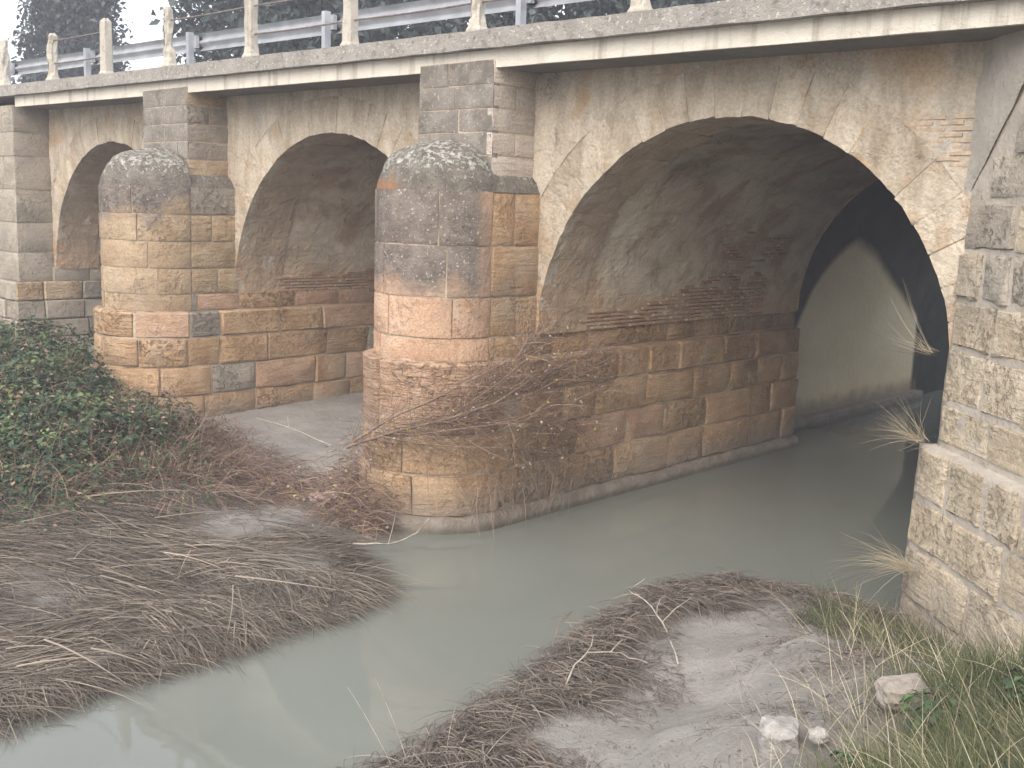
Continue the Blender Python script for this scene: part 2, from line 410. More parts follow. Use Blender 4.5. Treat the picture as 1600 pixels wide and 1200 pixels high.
def tint_mat(name, stops, rough=0.75, trans=0.0, spec=0.2):
    s = NT(name)
    at = s.n('ShaderNodeAttribute', attribute_name='tint')
    col = s.ramp(at.outputs['Fac'], stops)
    m = s.done(col, rough, spec)
    if trans:
        tr = s.n('ShaderNodeBsdfTranslucent'); s.l(col, tr.inputs['Color'])
        mx = s.n('ShaderNodeMixShader'); mx.inputs[0].default_value = trans
        s.l(s.b.outputs[0], mx.inputs[1]); s.l(tr.outputs[0], mx.inputs[2]); s.l(mx.outputs[0], s.out.inputs['Surface'])
    return m
M['reed'] = tint_mat('muddy_dead_reed', [(0.0, (0.075, 0.063, 0.052)), (0.4, (0.165, 0.142, 0.118)), (0.75, (0.26, 0.222, 0.18)), (1.0, (0.40, 0.32, 0.24))], 0.85)
M['mat'] = tint_mat('muddy_matted_grass', [(0.0, (0.08, 0.068, 0.06)), (0.5, (0.165, 0.14, 0.12)), (1.0, (0.30, 0.255, 0.21))], 0.9)
M['grass'] = tint_mat('yellowing_grass', [(0.0, (0.035, 0.050, 0.024)), (0.4, (0.085, 0.105, 0.048)), (0.75, (0.165, 0.17, 0.085)), (1.0, (0.38, 0.35, 0.23))], 0.7, 0.25)
M['straw'] = tint_mat('dry_straw', [(0.0, (0.20, 0.17, 0.12)), (0.5, (0.36, 0.31, 0.22)), (1.0, (0.52, 0.47, 0.37))], 0.8, 0.1)
M['bramble'] = tint_mat('bramble_leaf', [(0.0, (0.020, 0.036, 0.022)), (0.45, (0.048, 0.092, 0.045)), (0.8, (0.10, 0.155, 0.060)), (1.0, (0.22, 0.25, 0.10))], 0.55, 0.2, 0.4)
M['treeleaf'] = tint_mat('evergreen_leaf', [(0.0, (0.045, 0.062, 0.065)), (0.6, (0.072, 0.096, 0.092)), (1.0, (0.115, 0.142, 0.125))], 0.6, 0.2)
M['deadleaf'] = tint_mat('pale_dead_leaf', [(0.0, (0.30, 0.25, 0.20)), (0.6, (0.48, 0.43, 0.38)), (0.8, (0.50, 0.40, 0.10)), (1.0, (0.55, 0.44, 0.08))], 0.7, 0.2)
M['twigs'] = tint_mat('tangled_twig', [(0.0, (0.10, 0.07, 0.055)), (0.5, (0.22, 0.15, 0.115)), (1.0, (0.38, 0.28, 0.20))], 0.9)

def ground_mat():
    s = NT('silty_mud'); P = s.pos
    col = s.ramp(s.noise(P, 1.3, 7, 0.6), [(0.3, (0.225, 0.213, 0.198)), (0.55, (0.305, 0.292, 0.275)), (0.75, (0.37, 0.357, 0.337))])
    z = s.xyz()[2]
    up = s.step(s.math('ADD', z, s.math('MULTIPLY', s.noise(P, 1.2, 5), 0.5)), 0.75, 1.25)
    col = s.mix(s.math('MULTIPLY', up, 0.75), col, s.ramp(s.noise(P, 5, 5), [(0.3, (0.10, 0.085, 0.055)), (0.7, (0.20, 0.17, 0.11))]))
    wetm = s.step(z, 0.02, 0.14, 1.0, 0.0)
    col = s.mix(s.math('MULTIPLY', wetm, 0.6), col, (0.12, 0.10, 0.085))
    fleck = s.step(s.noise(P, 34, 4, 0.7), 0.60, 0.70)
    col = s.mix(s.math('MULTIPLY', fleck, 0.5), col, (0.11, 0.09, 0.075))
    h = s.math('ADD', s.noise(P, 7, 8, 0.70), s.math('MULTIPLY', s.noise(P, 45, 5, 0.7), 0.35))
    peb = s.step(s.voro(P, 28), 0.10, 0.22, 1.0, 0.0)
    peb = s.math('MULTIPLY', peb, s.step(s.noise(P, 5, 3), 0.52, 0.62))
    h = s.math('ADD', h, s.math('MULTIPLY', peb, 0.3))
    return s.done(col, s.step(z, 0.03, 0.25, 0.45, 0.9), 0.25, h, 0.06)
M['ground'] = ground_mat()

def water_mat():
    s = NT('turbid_river_water'); P = s.pos
    n = s.noise(P, 0.35, 4, 0.5)
    col = s.ramp(n, [(0.3, (0.146, 0.158, 0.140)), (0.7, (0.174, 0.190, 0.172))])
    s.b.inputs['IOR'].default_value = 1.33
    h = s.math('ADD', s.noise(s.scaled(P, 1.0, 0.6, 1.0), 1.6, 3, 0.5), s.math('MULTIPLY', s.noise(P, 7, 2, 0.5), 0.08))
    return s.done(col, 0.025, 0.5, h, 0.006, 0.5)
M['water'] = water_mat()

# ---------------------------------------------------------------- layout constants (metres, water at z = 0)
YF = 10.35                      # facade plane
YB = 17.2                       # rear of the old vaults
AR, ZS = 2.69, 2.40             # arch radius, springing height
CX1, CX2, CX3 = -6.60, -13.75, -20.90
def zo(x): return -0.0075 * (x + 10.0)   # the road falls gently

# ---------------------------------------------------------------- terrain
WPOLY = np.array([(-8.0, -12), (-8.0, 3), (-8.06, 4.3), (-8.02, 5.6), (-8.2, 6.75), (-9.0, 7.2), (-10.4, 7.55), (-11.1, 8.2), (-11.2, 9.0),
                  (-11.2, 10.4), (-11.2, 60), (-3.8, 60), (-3.8, 10.4), (-4.1, 10.06), (-4.57, 10.05), (-5.3, 10.0), (-6.0, 9.75), (-6.15, 9.0),
                  (-6.0, 7.82), (-5.75, 6.76), (-5.38, 5.4), (-5.32, 4.4), (-5.3, 3), (-5.2, -12)], float)
def poly_dist(x, y):
    """signed distance to the water outline, negative in the water"""
    P = WPOLY; n = len(P); d = np.full(x.shape, 1e9); ins = np.zeros(x.shape, bool)
    for i in range(n):
        a, b = P[i], P[(i + 1) % n]; e = b - a
        wx, wy = x - a[0], y - a[1]
        t = np.clip((wx * e[0] + wy * e[1]) / (e @ e), 0, 1)
        d = np.minimum(d, np.hypot(wx - t * e[0], wy - t * e[1]))
        c = ((a[1] <= y) & (b[1] > y)) | ((b[1] <= y) & (a[1] > y))
        xi = a[0] + (y - a[1]) / (b[1] - a[1] + 1e-12) * e[0]
        ins ^= c & (x < xi)
    return np.where(ins, -d, d)
def sst(v, a, b):
    t = np.clip((v - a) / (b - a), 0, 1); return t * t * (3 - 2 * t)
def hz(x, y):
    x = np.asarray(x, float); y = np.asarray(y, float)
    d = poly_dist(x, y) + 0.14 * np.sin(x * 3.1 + y * 1.7) * np.sin(y * 2.3 - x) + 0.07 * np.sin(x * 7.3 - y * 4.1) * np.sin(y * 6.7 + 1.9 * x)
    left = x < -7.0
    wob = 0.05 * np.sin(x * 2.1 + 1.3 * y) + 0.04 * np.sin(3.7 * y - 1.1 * x)
    zl = 0.09 * sst(d, 0, 0.3) + 0.07 * np.maximum(d, 0) + wob * sst(d, 0.1, 1.0)
    zl = np.minimum(zl, 0.75 + 0.01 * d)
    under = sst(y, 8.6, 9.8) * sst(-x, 11.0, 11.6) * sst(x, -17.5, -16.4)
    zl = zl * (1 - under) + (0.30 + 0.03 * (y - 10)) * under
    zr = 0.13 * sst(d, 0, 0.2) + 0.07 * np.clip(d, 0, 1.5) + 0.40 * np.maximum(d - 1.35, 0) + wob * 0.8 * sst(d, 0.1, 0.8)
    zr = np.minimum(zr, 2.3 + 0.01 * d)
    z = np.where(left, zl, zr)
    z = np.where(d < 0, np.maximum(-0.7, d * 0.6), z)
    emb = np.maximum(sst(-x, 27.0, 28.0), sst(x, -2.6, -1.6) * sst(y, 11.2, 12.0)) * sst(y, 10.6, 11.2) * sst(-y, -26, -19)
    z = z * (1 - emb) + 5.9 * emb
    far = sst(y, 27, 34) * np.where(d > 0, 1, 0)
    z = np.where(d > 0, np.maximum(z, far * np.minimum(2.2, 0.5 * np.maximum(d, 0))), z)
    return z
def axis(lo, hi, step, far):
    a = list(np.arange(lo, hi + 1e-6, step)); s = step; v = hi
    while v < far: s *= 1.45; v += s; a.append(v)
    s = step; v = lo
    while v > -far: s *= 1.45; v -= s; a.insert(0, v)
    return np.array(a)
gx = axis(-19, 1.5, 0.10, 1500); gy = axis(1.5, 17.5, 0.10, 1500)
GX, GY = np.meshgrid(gx, gy, indexing='ij')
GZ = hz(GX, GY)
near = (GX > -20) & (GX < 3) & (GY > 0) & (GY < 20)
GZ += np.where(near & (GZ > 0.05), (RNG.random(GX.shape) - 0.5) * 0.02, 0)
nx_, ny_ = GX.shape
idx = np.arange(nx_ * ny_).reshape(nx_, ny_)
Fg = np.stack([idx[:-1, :-1], idx[1:, :-1], idx[1:, 1:], idx[:-1, 1:]], -1).reshape(-1, 4)
g = link('ground', big_mesh('ground', np.stack([GX, GY, GZ], -1).reshape(-1, 3), Fg, 4, M['ground'], smooth=True))
tag(g, 'pale silty mud banks along the river', 'ground', kind='structure')
wv = [(-60, -200, 0), (40, -200, 0), (40, 200, 0), (-60, 200, 0)]
w = part('water', wv, [(0, 1, 2, 3)], M['water'])
tag(w, 'still murky grey green river water under the bridge', 'water', kind='structure')

# ---------------------------------------------------------------- masonry builders
bridge = empty('stone_bridge', (0, 0, 0))
tag(bridge, 'old weathered sandstone bridge with three round arches over a muddy river', 'bridge')

def stone(name, fmap, s0, s1, t0, t1, mat, parent, gap=0.012, amp=0.012, rnd=0.018, depth=0.14, n=6, m=5, jit=0.008, proud=0.0):
    """one block on a surface fmap(s, t, d): uneven face, rounded arrises, sides running back into the joint"""
    seed = random.uniform(0, 100)
    s0 += gap / 2; s1 -= gap / 2; t0 += gap / 2; t1 -= gap / 2
    V = []
    js = [random.uniform(-jit, jit) for _ in range(8)]
    base = random.uniform(-0.5, 0.5) * amp + proud
    tilt = random.uniform(-1, 1) * amp * 0.7
    ex = min(0.028, (s1 - s0) * 0.12); et = min(0.028, (t1 - t0) * 0.12)
    us = [0, ex / (s1 - s0)] + [ex / (s1 - s0) + (1 - 2 * ex / (s1 - s0)) * i / (n - 3) for i in range(1, n - 3)] + [1 - ex / (s1 - s0), 1]
    vs_ = [0, et / (t1 - t0)] + [et / (t1 - t0) + (1 - 2 * et / (t1 - t0)) * i / (m - 3) for i in range(1, m - 3)] + [1 - et / (t1 - t0), 1]
    for i, u in enumerate(us):
        for j, v in enumerate(vs_):
            s = s0 + (s1 - s0) * u; t = t0 + (t1 - t0) * v
            wob = fbm(s * 3.1 + seed, t * 3.1, seed * 0.3, 3)
            if i in (0, n - 1): s += (1 if i == 0 else -1) * abs(fbm(t * 5 + seed, seed, 1.7, 2)) * jit * 1.6 + js[0 if i == 0 else 1] * (v - 0.5)
            if j in (0, m - 1): t += (1 if j == 0 else -1) * abs(fbm(s * 5 + seed, seed, 7.1, 2)) * jit * 1.6 + js[2 if j == 0 else 3] * (u - 0.5)
            rim = (i in (0, n - 1)) + (j in (0, m - 1))
            d = base + tilt * (u - 0.5) * 2 + wob * amp * 1.3 - (rnd * (1.0 if rim == 1 else 1.5) if rim else 0)
            V.append(fmap(s, t, d))
    Fc = [(i * m + j, (i + 1) * m + j, (i + 1) * m + j + 1, i * m + j + 1) for i in range(n - 1) for j in range(m - 1)]
    ring = [i * m for i in range(n)] + [(n - 1) * m + j for j in range(1, m)] + [i * m + m - 1 for i in range(n - 2, -1, -1)] + [j for j in range(m - 2, 0, -1)]
    k0 = len(V)
    for q in ring:
        i, j = divmod(q, m)
        s = s0 + (s1 - s0) * us[i]; t = t0 + (t1 - t0) * vs_[j]
        V.append(fmap(s, t, -depth))
    L = len(ring)
    for a in range(L):
        b = (a + 1) % L
        Fc.append((ring[a], k0 + a, k0 + b, ring[b]))
    return part(name, V, Fc, mat, parent, True, True, 28)

def outline(cx, cy, r, hw, yl, yr, off=0.0):
    """plan path of a pier: up the left flank, round the nose, back along the right flank. returns P(s), arc start, arc end, total"""
    rr = r + off; h2 = hw + off
    L1 = yl - cy; LA = math.pi * r; L2 = yr - cy
    def P(s):
        if s < L1: return (cx - h2, yl - s)
        if s < L1 + LA:
            a = math.pi + (s - L1) / r
            return (cx + (rr if hw == r else rr) * math.cos(a), cy + rr * math.sin(a))
        return (cx + h2, cy + (s - L1 - LA))
    return P, L1, L1 + LA, L1 + LA + L2

def path_map(cx, cy, r, yl, yr):
    def f(s, t, d):
        P, a, b, c = outline(cx, cy, r, r, yl, yr, d)
        x, y = P(s); return (x, y, t)
    _, a, b, c = outline(cx, cy, r, r, yl, yr)
    return f, a, b, c

def core(name, cx, cy, r, yl, yr, z0, z1, mat, parent, n=40, top=True):
    P, a, b, c = outline(cx, cy, r, r, yl, yr)
    ss = [0] + list(np.linspace(a, b, n)) + [c]
    ring = [P(s) for s in ss]
    V = [(x, y, z0) for x, y in ring] + [(x, y, z1) for x, y in ring]
    k = len(ring)
    Fc = [(i, (i + 1) % k, k + (i + 1) % k, k + i) for i in range(k)]
    if top: Fc.append(tuple(range(k, 2 * k)))
    return part(name, V, Fc, mat, parent, False)

def course(fmap, s_from, s_to, t0, t1, lens, mats, parent, **kw):
    s = s_from; k = 0
    while s < s_to - 0.05:
        L = random.uniform(*lens); e = s + L
        if s_to - e < lens[0] * 0.6: e = s_to
        mt = mats(s, e, t0) if callable(mats) else random.choice(mats)
        stone('stone', fmap, s, e, t0, t1, M[mt], parent, **kw)
        s = e; k += 1

def make_pier(cx, cy, rp, rb, yl, mats_p, mats_b, nose_key, zc_p, zc_b, zsh, zcap, vis_from, pil, pil_mats, big_nose=False):
    # plinth > stones
    pc = core('pier', cx, cy, rp - 0.034, yl, YB, -0.9, zc_p[-1] - 0.02, M['mortar'], bridge)
    f, a, b, c = path_map(cx, cy, rp, yl, YB)
    top = len(zc_p) - 2
    for i in range(len(zc_p) - 1):
        kwp = dict(gap=0.020, amp=0.024, rnd=0.010 if i < top else 0.03, n=7, jit=0.014)
        s_side = b + random.uniform(0.1, 0.5)
        course(f, s_side, c, zc_p[i], zc_p[i + 1], (0.65, 1.35), mats_p, pc, **kwp)
        if big_nose and i >= top - 1:      # the nose is built of tall layered blocks up to the ledge
            if i == top: course(f, a + vis_from, s_side, zc_p[i - 1], zc_p[i + 1], (1.1, 1.9), ['layered'], pc, gap=0.012, amp=0.016, rnd=0.03, n=9, m=7, jit=0.012)
        else:
            course(f, a + vis_from, s_side, zc_p[i], zc_p[i + 1], (0.65, 1.3), mats_p, pc, **kwp)
    # footing
    V, Fc = [], []
    P_o, oa, ob, oc = outline(cx, cy, rp, rp, yl, YB + 0.05)
    sl_ = list(np.linspace(oa, oc, 150))
    for q in sl_:
        nq = fbm(q * 2.1, cx, 0.3, 4); mq = fbm(q * 3.0, cx, 7.7, 4)
        for (o_, zq) in ((0.10, -0.9), (0.085, -0.05), (0.07 + 0.03 * nq, 0.08 + 0.04 * mq), (0.045 + 0.035 * nq, 0.17 + 0.05 * mq), (-0.05, 0.20 + 0.05 * mq)):
            xx, yy = outline(cx, cy, rp, rp, yl, YB + 0.05, o_)[0](q); V.append((xx, yy, zq))
    for i in range(len(sl_) - 1):
        for j in range(4): Fc.append((5 * i + j, 5 * i + 5 + j, 5 * i + 6 + j, 5 * i + 1 + j))
    part('footing', V, Fc, M['footing'], bridge)
    # impost band and springer walls (flush with the arch), runs the full depth
    f2, a2, b2, c2 = path_map(cx, cy, rb, yl, YB)
    bc = core('pier', cx, cy, rb - 0.018, yl, YB, zc_p[-1] - 0.06, ZS + 0.01, M['mortar'], bridge)
    course(f2, b2 + 0.1, c2, zc_b[0], ZS + 0.02, (0.7, 1.2), mats_p, bc, gap=0.02, amp=0.012, rnd=0.010)
    # body with nose up to the shoulder, only as deep as the facade
    uc = core('cutwater', cx, cy, rb - 0.024, YF + 0.3, YF + 0.3, ZS - 0.3, zsh, M['mortar'], bridge)
    f3, a3, b3, c3 = path_map(cx, cy, rb, YF + 0.3, YF + 0.05)
    for i in range(len(zc_b) - 1):
        course(f3, a3 + 0.05, b3, zc_b[i], zc_b[i + 1], (0.85, 1.4), [nose_key], uc, gap=0.009, amp=0.008, rnd=0.006, n=8, jit=0.010)
        if zc_b[i] >= ZS - 0.05 or i > 0:
            course(f3, b3, c3, zc_b[i], zc_b[i + 1], (0.38, 0.5) if i % 2 else (0.8, 0.95), mats_b, uc, gap=0.016, amp=0.008, rnd=0.008, jit=0.012)
        else:
            course(f3, b3, b3 + 0.1, zc_b[i], zc_b[i + 1], (0.1, 0.2), mats_b, uc, gap=0.008, amp=0.004, rnd=0.006)
    # domed cap
    V, Fc = [], []; nu, nv = 40, 12
    for j in range(nv + 1):
        t = j / nv * math.pi / 2
        rr = (rb + 0.002) * math.cos(t) ** 0.85 if j < nv else 0.02
        zz = zsh - 0.012 + (zcap - zsh + 0.012) * math.sin(t)
        for i in range(nu + 1):
            a_ = math.pi + (i / nu) * math.pi
            x = cx + rr * math.cos(a_); y = cy + 0.02 + rr * math.sin(a_)
            q = (fbm(x * 3, y * 3, zz * 3, 4) * 0.03 + fbm(x * 9, y * 9, zz * 9, 3) * 0.012) * min(1, j / 2)
            V.append((x + q * math.cos(a_), y + q * math.sin(a_), zz + q))
    for j in range(nv):
        for i in range(nu):
            q = j * (nu + 1) + i
            Fc.append((q, q + 1, q + nu + 2, q + nu + 1))
    # sloping shoulders from the flanks up to the pilaster
    for (xa, xb) in ((cx + rb, pil[1]), (cx - rb, pil[0])):
        k0 = len(V)
        for i in range(9):
            y = cy + 0.02 + (YF + 0.05 - cy) * i / 8
            q = fbm(xa * 3, y * 3, 1.0, 4) * 0.02
            V += [(xa, y, zsh - 0.01), ((xa + xb) / 2, y, zsh + 0.13 + q), (xb, y, zsh + 0.20 + q)]
        for i in range(8):
            q = k0 + 3 * i; Fc += [(q, q + 1, q + 4, q + 3), (q + 1, q + 2, q + 5, q + 4)]
    part('cutwater_cap', V, Fc, M['cap'], bridge)
    # pilaster
    x0, x1 = pil; yf = 9.58; zt = 5.80 + zo(cx)
    box = lambda e: ([(x0 + e, yf + e, zsh), (x1 - e, yf + e, zsh), (x1 - e, YF + .2, zsh), (x0 + e, YF + .2, zsh),
                      (x0 + e, yf + e, zt), (x1 - e, yf + e, zt), (x1 - e, YF + .2, zt), (x0 + e, YF + .2, zt)],
                     [(0, 1, 5, 4), (1, 2, 6, 5), (3, 0, 4, 7), (4, 5, 6, 7)])
    V, Fc = box(0.012)
    pl = part('pilaster', V, Fc, M['mortar'], bridge, False)
    zj = list(np.linspace(zsh + 0.15, zt, 6))
    ff1 = lambda s, t, d: (x0 + s, yf - d, t)
    ff2 = lambda s, t, d: (x1 + d, yf + s, t)
    for i in range(5):
        course(ff1, 0, x1 - x0, zj[i], zj[i + 1], (0.55, 0.85), ['pil_front'], pl, gap=0.010, amp=0.006, rnd=0.005, depth=0.1, jit=0.006)
        course(ff2, -0.006, YF - yf + 0.03, zj[i], zj[i + 1], (0.36, 0.45) if i % 2 else (0.75, 0.8), pil_mats, pl, gap=0.016, amp=0.006, rnd=0.006, depth=0.1)
    return pc

def pil_front_mat():
    s = NT('crusted_pilaster_stone'); P = s.pos
    col = s.ramp(s.noise(P, 2.4, 7, 0.65), [(0.3, (0.15, 0.138, 0.12)), (0.55, (0.235, 0.215, 0.19)), (0.75, (0.34, 0.31, 0.275))])
    sp = s.step(s.noise(P, 26, 3, 0.6), 0.60, 0.68)
    col = s.mix(s.math('MULTIPLY', sp, 0.7), col, (0.52, 0.50, 0.47))
    dk = s.step(s.noise(P, 3.1, 5, 0.6), 0.52, 0.62)
    col = s.mix(s.math('MULTIPLY', dk, 0.5), col, (0.10, 0.092, 0.08))
    h = s.math('ADD', s.noise(P, 12, 6, 0.7), s.math('MULTIPLY', sp, 0.1))
    return s.done(col, 0.94, 0.1, h, 0.025)
M['pil_front'] = pil_front_mat()

def p3_mats(s, e, t):
    r = random.random()
    if t > 1.6: return 'rough' if r < 0.75 else 'ochre'
    return 'rose' if r < 0.25 else ('ochre' if r < 0.7 else 'rough')
def p2_mats(s, e, t):
    r = random.random()
    return 'rose' if r < 0.2 else ('ochre' if r < 0.62 else ('greystone' if r < 0.68 else 'rough'))

ZP = [-0.35, 0.20, 0.72, 1.22, 1.68, 2.13]
make_pier(-10.2, 9.5, 1.02, 0.88, YF + 0.3, p3_mats, ['ochre', 'ochre', 'rose'], 'nose3', ZP, [2.13, 2.42, 2.92, 3.55, 4.22], 4.22, 4.83, 0.0, (-10.82, -9.45), ['paleblock'], True)
make_pier(-17.42, 9.5, 1.14, 1.0, YF + 0.3, p2_mats, ['ochre', 'buff', 'greystone'], 'nose2', [0.2, 0.70, 1.20, 1.68, 2.13], [2.13, 2.42, 2.85, 3.30, 3.75, 4.22], 4.22, 4.86, 0.0, (-18.12, -16.62), ['greystone', 'greystone', 'buff'])

# ---------------------------------------------------------------- arches: voussoirs, spandrels, vaults
def voussoir(parent, cx, a0, a1, r0, r1, y0, y1, mat):
    g_ = 0.004 / AR; seed = random.uniform(0, 99)
    a0 += g_ / 2; a1 -= g_ / 2
    NA, NR, NY = 3, 4, 3
    V = {}; lst = []
    pr = random.uniform(-0.008, 0.003); ir = random.uniform(-0.012, 0.006)
    def vid(i, j, k):
        key = (i, j, k)
        if key not in V:
            a = a0 + (a1 - a0) * i / NA; r = r0 + (r1 - r0) * j / NR; y = y0 + (y1 - y0) * k / NY
            x = cx + r * math.cos(a); z = ZS + r * math.sin(a)
            q = fbm(x * 4 + seed, y * 4, z * 4, 3)
            edge = 0.005 if (k == 0 and (i in (0, NA) or j == 0)) else 0
            rr = r + (ir + q * 0.014 + (0.045 * max(0, q - 0.05) if k == 0 else 0) + (edge if j == 0 else 0) if j == 0 else 0)
            aa = a + ((edge if i == 0 else -edge) / AR if i in (0, NA) and k == 0 else 0)
            V[key] = len(lst)
            lst.append((cx + rr * math.cos(aa), y + (pr + q * 0.010 + edge if k == 0 else 0), ZS + rr * math.sin(aa)))
        return V[key]
    Fc = []
    for i in range(NA):
        for j in range(NR): Fc.append((vid(i, j, 0), vid(i, j + 1, 0), vid(i + 1, j + 1, 0), vid(i + 1, j, 0)))
        for k in range(NY): Fc.append((vid(i, 0, k), vid(i + 1, 0, k), vid(i + 1, 0, k + 1), vid(i, 0, k + 1)))
    for i in (0, NA):
        for j in range(NR):
            for k in range(NY): Fc.append((vid(i, j, k), vid(i, j + 1, k), vid(i, j + 1, k + 1), vid(i, j, k + 1)))
    return part('voussoir', lst, Fc, mat, parent, True, True, 25)

def make_arch(cx, brick_spec, va0=0.0, va1=math.pi, nvs=25, skip=()):
    # vault shell
    V, Fc = [], []; na, nyy = 56, 44
    ys = np.linspace(YF + 0.80, YB, nyy + 1)
    for i in range(na + 1):
        a = math.pi * i / na
        for y in ys:
            x = cx + AR * math.cos(a); z = ZS + AR * math.sin(a)
            q = fbm(x * 0.9, y * 0.9, z * 0.9, 4) * 0.03 + fbm(x * 4, y * 4, z * 4, 3) * 0.010
            rr = AR + 0.012 + q + 0.03 * max(0, 1 - (y - YF - 0.8) / 0.5)
            V.append((cx + rr * math.cos(a), y, ZS + rr * math.sin(a)))
    for i in range(na):
        for j in range(nyy):
            q = i * (nyy + 1) + j
            Fc.append((q, q + 1, q + nyy + 2, q + nyy + 1))
    vault = part('vault', V, Fc, M['vault'], bridge)
    # voussoirs
    ang = [math.pi * i / nvs for i in range(nvs + 1)]
    for i in range(nvs):
        if ang[i + 1] < va0 or ang[i] > va1: continue
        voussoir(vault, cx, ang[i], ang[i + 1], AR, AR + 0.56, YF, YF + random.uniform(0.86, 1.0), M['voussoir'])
    # mortar bedding of the ring, just behind the voussoir faces
    V, Fc = [], []
    for i in range(121):
        a = math.pi * i / 120
        for (r, y) in ((AR + 0.75, YF + 0.008), (AR + 0.009, YF + 0.008), (AR + 0.009, YF + 0.9)):
            V.append((cx + r * math.cos(a), y, ZS + r * math.sin(a)))
    for i in range(120): Fc += [(3 * i, 3 * i + 1, 3 * i + 4, 3 * i + 3), (3 * i + 1, 3 * i + 2, 3 * i + 5, 3 * i + 4)]
    part('ring_mortar', V, Fc, M['plaster'], vault, False)
    # spandrel wall with arched lower edge
    xl, xr = cx - AR - 0.25, cx + AR + 0.25
    nxx, nzz = 110, 16; V, Fc = [], []
    for i in range(nxx + 1):
        x = xl + (xr - xl) * i / nxx
        rr = AR + 0.545; dx = x - cx
        zl = ZS + math.sqrt(max(rr * rr - dx * dx, 0.04))
        zt = 5.72 + zo(x)
        for j in range(nzz + 1):
            z = zl + (zt - zl) * j / nzz
            q = fbm(x * 1.4, 3.3, z * 1.4, 4) * 0.022 + fbm(x * 6, 1.3, z * 6, 3) * 0.010
            V.append((x, YF - 0.004 + q, z))
    for i in range(nxx):
        for j in range(nzz):
            q = i * (nzz + 1) + j
            Fc.append((q, q + nzz + 1, q + nzz + 2, q + 1))
    sp = part('spandrel_wall', V, Fc, M['plaster'], bridge)
    # closing wall at the rear, same outline
    V = []; Fc = []
    for i in range(25):
        a = math.pi * i / 24
        V += [(cx + AR * math.cos(a), YB, ZS + AR * math.sin(a)), (cx + (AR + 0.9) * math.cos(a), YB, 5.9)]
    Fc = [(2 * i, 2 * i + 1, 2 * i + 3, 2 * i + 2) for i in range(24)]
    part('rear_wall', V, Fc, M['vault'], bridge, False)
    return vault, sp

BL, BH, BD = 0.27, 0.044, 0.05
def brick_mesh():
    x, y, z = BL / 2, BH / 2, BD / 2; e = 0.006
    V = [(-x, -y, -z), (x, -y, -z), (x, y, -z), (-x, y, -z), (-x + e, -y + e, z), (x - e, -y + e, z), (x - e, y - e, z), (-x + e, y - e, z)]
    Fc = [(0, 1, 5, 4), (1, 2, 6, 5), (2, 3, 7, 6), (3, 0, 4, 7), (4, 5, 6, 7)]
    return mesh('brick', V, Fc, M['brick'], False)
BRICK = brick_mesh(); BRICK2 = BRICK.copy(); BRICK2.materials.clear(); BRICK2.materials.append(M['brick_pale'])
def lay_brick(parent, cx, a, y, sink):
    """brick in the left flank of a vault: long side along Y, face towards the arch centre"""
    a = math.pi - a
    nrm = Vector((-math.cos(a), 0, -math.sin(a))); along = Vector((0, 1, 0)); up = nrm.cross(along)
    o = bpy.data.objects.new('brick', BRICK); COL.objects.link(o); o.parent = parent
    pos = Vector((cx + AR * math.cos(a), y, ZS + AR * math.sin(a))) + nrm * (-BD / 2 + sink)
    mm = Matrix((along, up, nrm)).transposed().to_4x4(); mm.translation = pos
    o.matrix_basis = mm @ Matrix.Diagonal((random.uniform(0.8, 1.0), 1, 1, 1)) @ Matrix.Rotation(random.uniform(-0.02, 0.02), 4, 'Z')
    return o

v1, sp1 = make_arch(CX1, None)
v2, sp2 = make_arch(CX2, None)
v3, sp3 = make_arch(CX3, None)
# exposed brick courses, main vault: continuous low band, thinning upwards and to the rear
rowa = 0.0565 / AR
cnt = 0
for r in range(26):
    a = 0.012 + r * rowa
    y = 11.3 + (0.14 if r % 2 else 0)
    while y < 16.6:
        lim = 8 if y > 13.4 else 5.5 - 0.3 * (13.4 - y)
        inband = r < min(10, lim + 0.6 * max(0, y - 12.5)) * (0.9 + 0.25 * fbm(y * 0.8, 2.2, 0, 2))
        patch = (10 <= r < 26) and abs(y - (14.4 + 0.045 * r)) < 0.9 + 0.5 * fbm(y, r * 0.2, 4, 2) and random.random() < 0.42
        if (inband and y < 15.9 and random.random() < 0.95) or patch:
            lay_brick(v1, CX1, a, y, random.uniform(0.012, 0.028)); cnt += 1
        y += BL + 0.014
for r in range(9):
    a = 0.012 + r * rowa; y = 11.35 + (0.14 if r % 2 else 0)
    while y < 14.4:
        if r < 5 + 3 * fbm(y * 0.9, 5.1, 0, 2) + 0.8 * (y - 12.5) and random.random() < 0.92:
            lay_brick(v2, CX2, a, y, random.uniform(0.012, 0.026)); cnt += 1
        y += BL + 0.014
# brick patch bared in the spandrel beside the wing wall
for r in range(9):
    z = 4.55 + r * 0.056
    for k in range(4):
        x = -4.02 - k * 0.29 - (0.12 if r % 2 else 0)
        if k > 0.6 + 0.45 * r or random.random() < 0.12 or math.hypot(x - CX1, z - ZS) < AR + 0.6: continue
        o = bpy.data.objects.new('brick', BRICK); COL.objects.link(o); o.parent = sp1
        mm = Matrix((Vector((1, 0, 0)), Vector((0, 0, 1)), Vector((0, -1, 0)))).transposed().to_4x4()
        mm.translation = (x, YF - random.uniform(-0.005, 0.012) + 0.014, z + random.uniform(-.004, .004)); o.matrix_basis = mm
        o.scale = (0.85, 1, 1); o.data = BRICK2

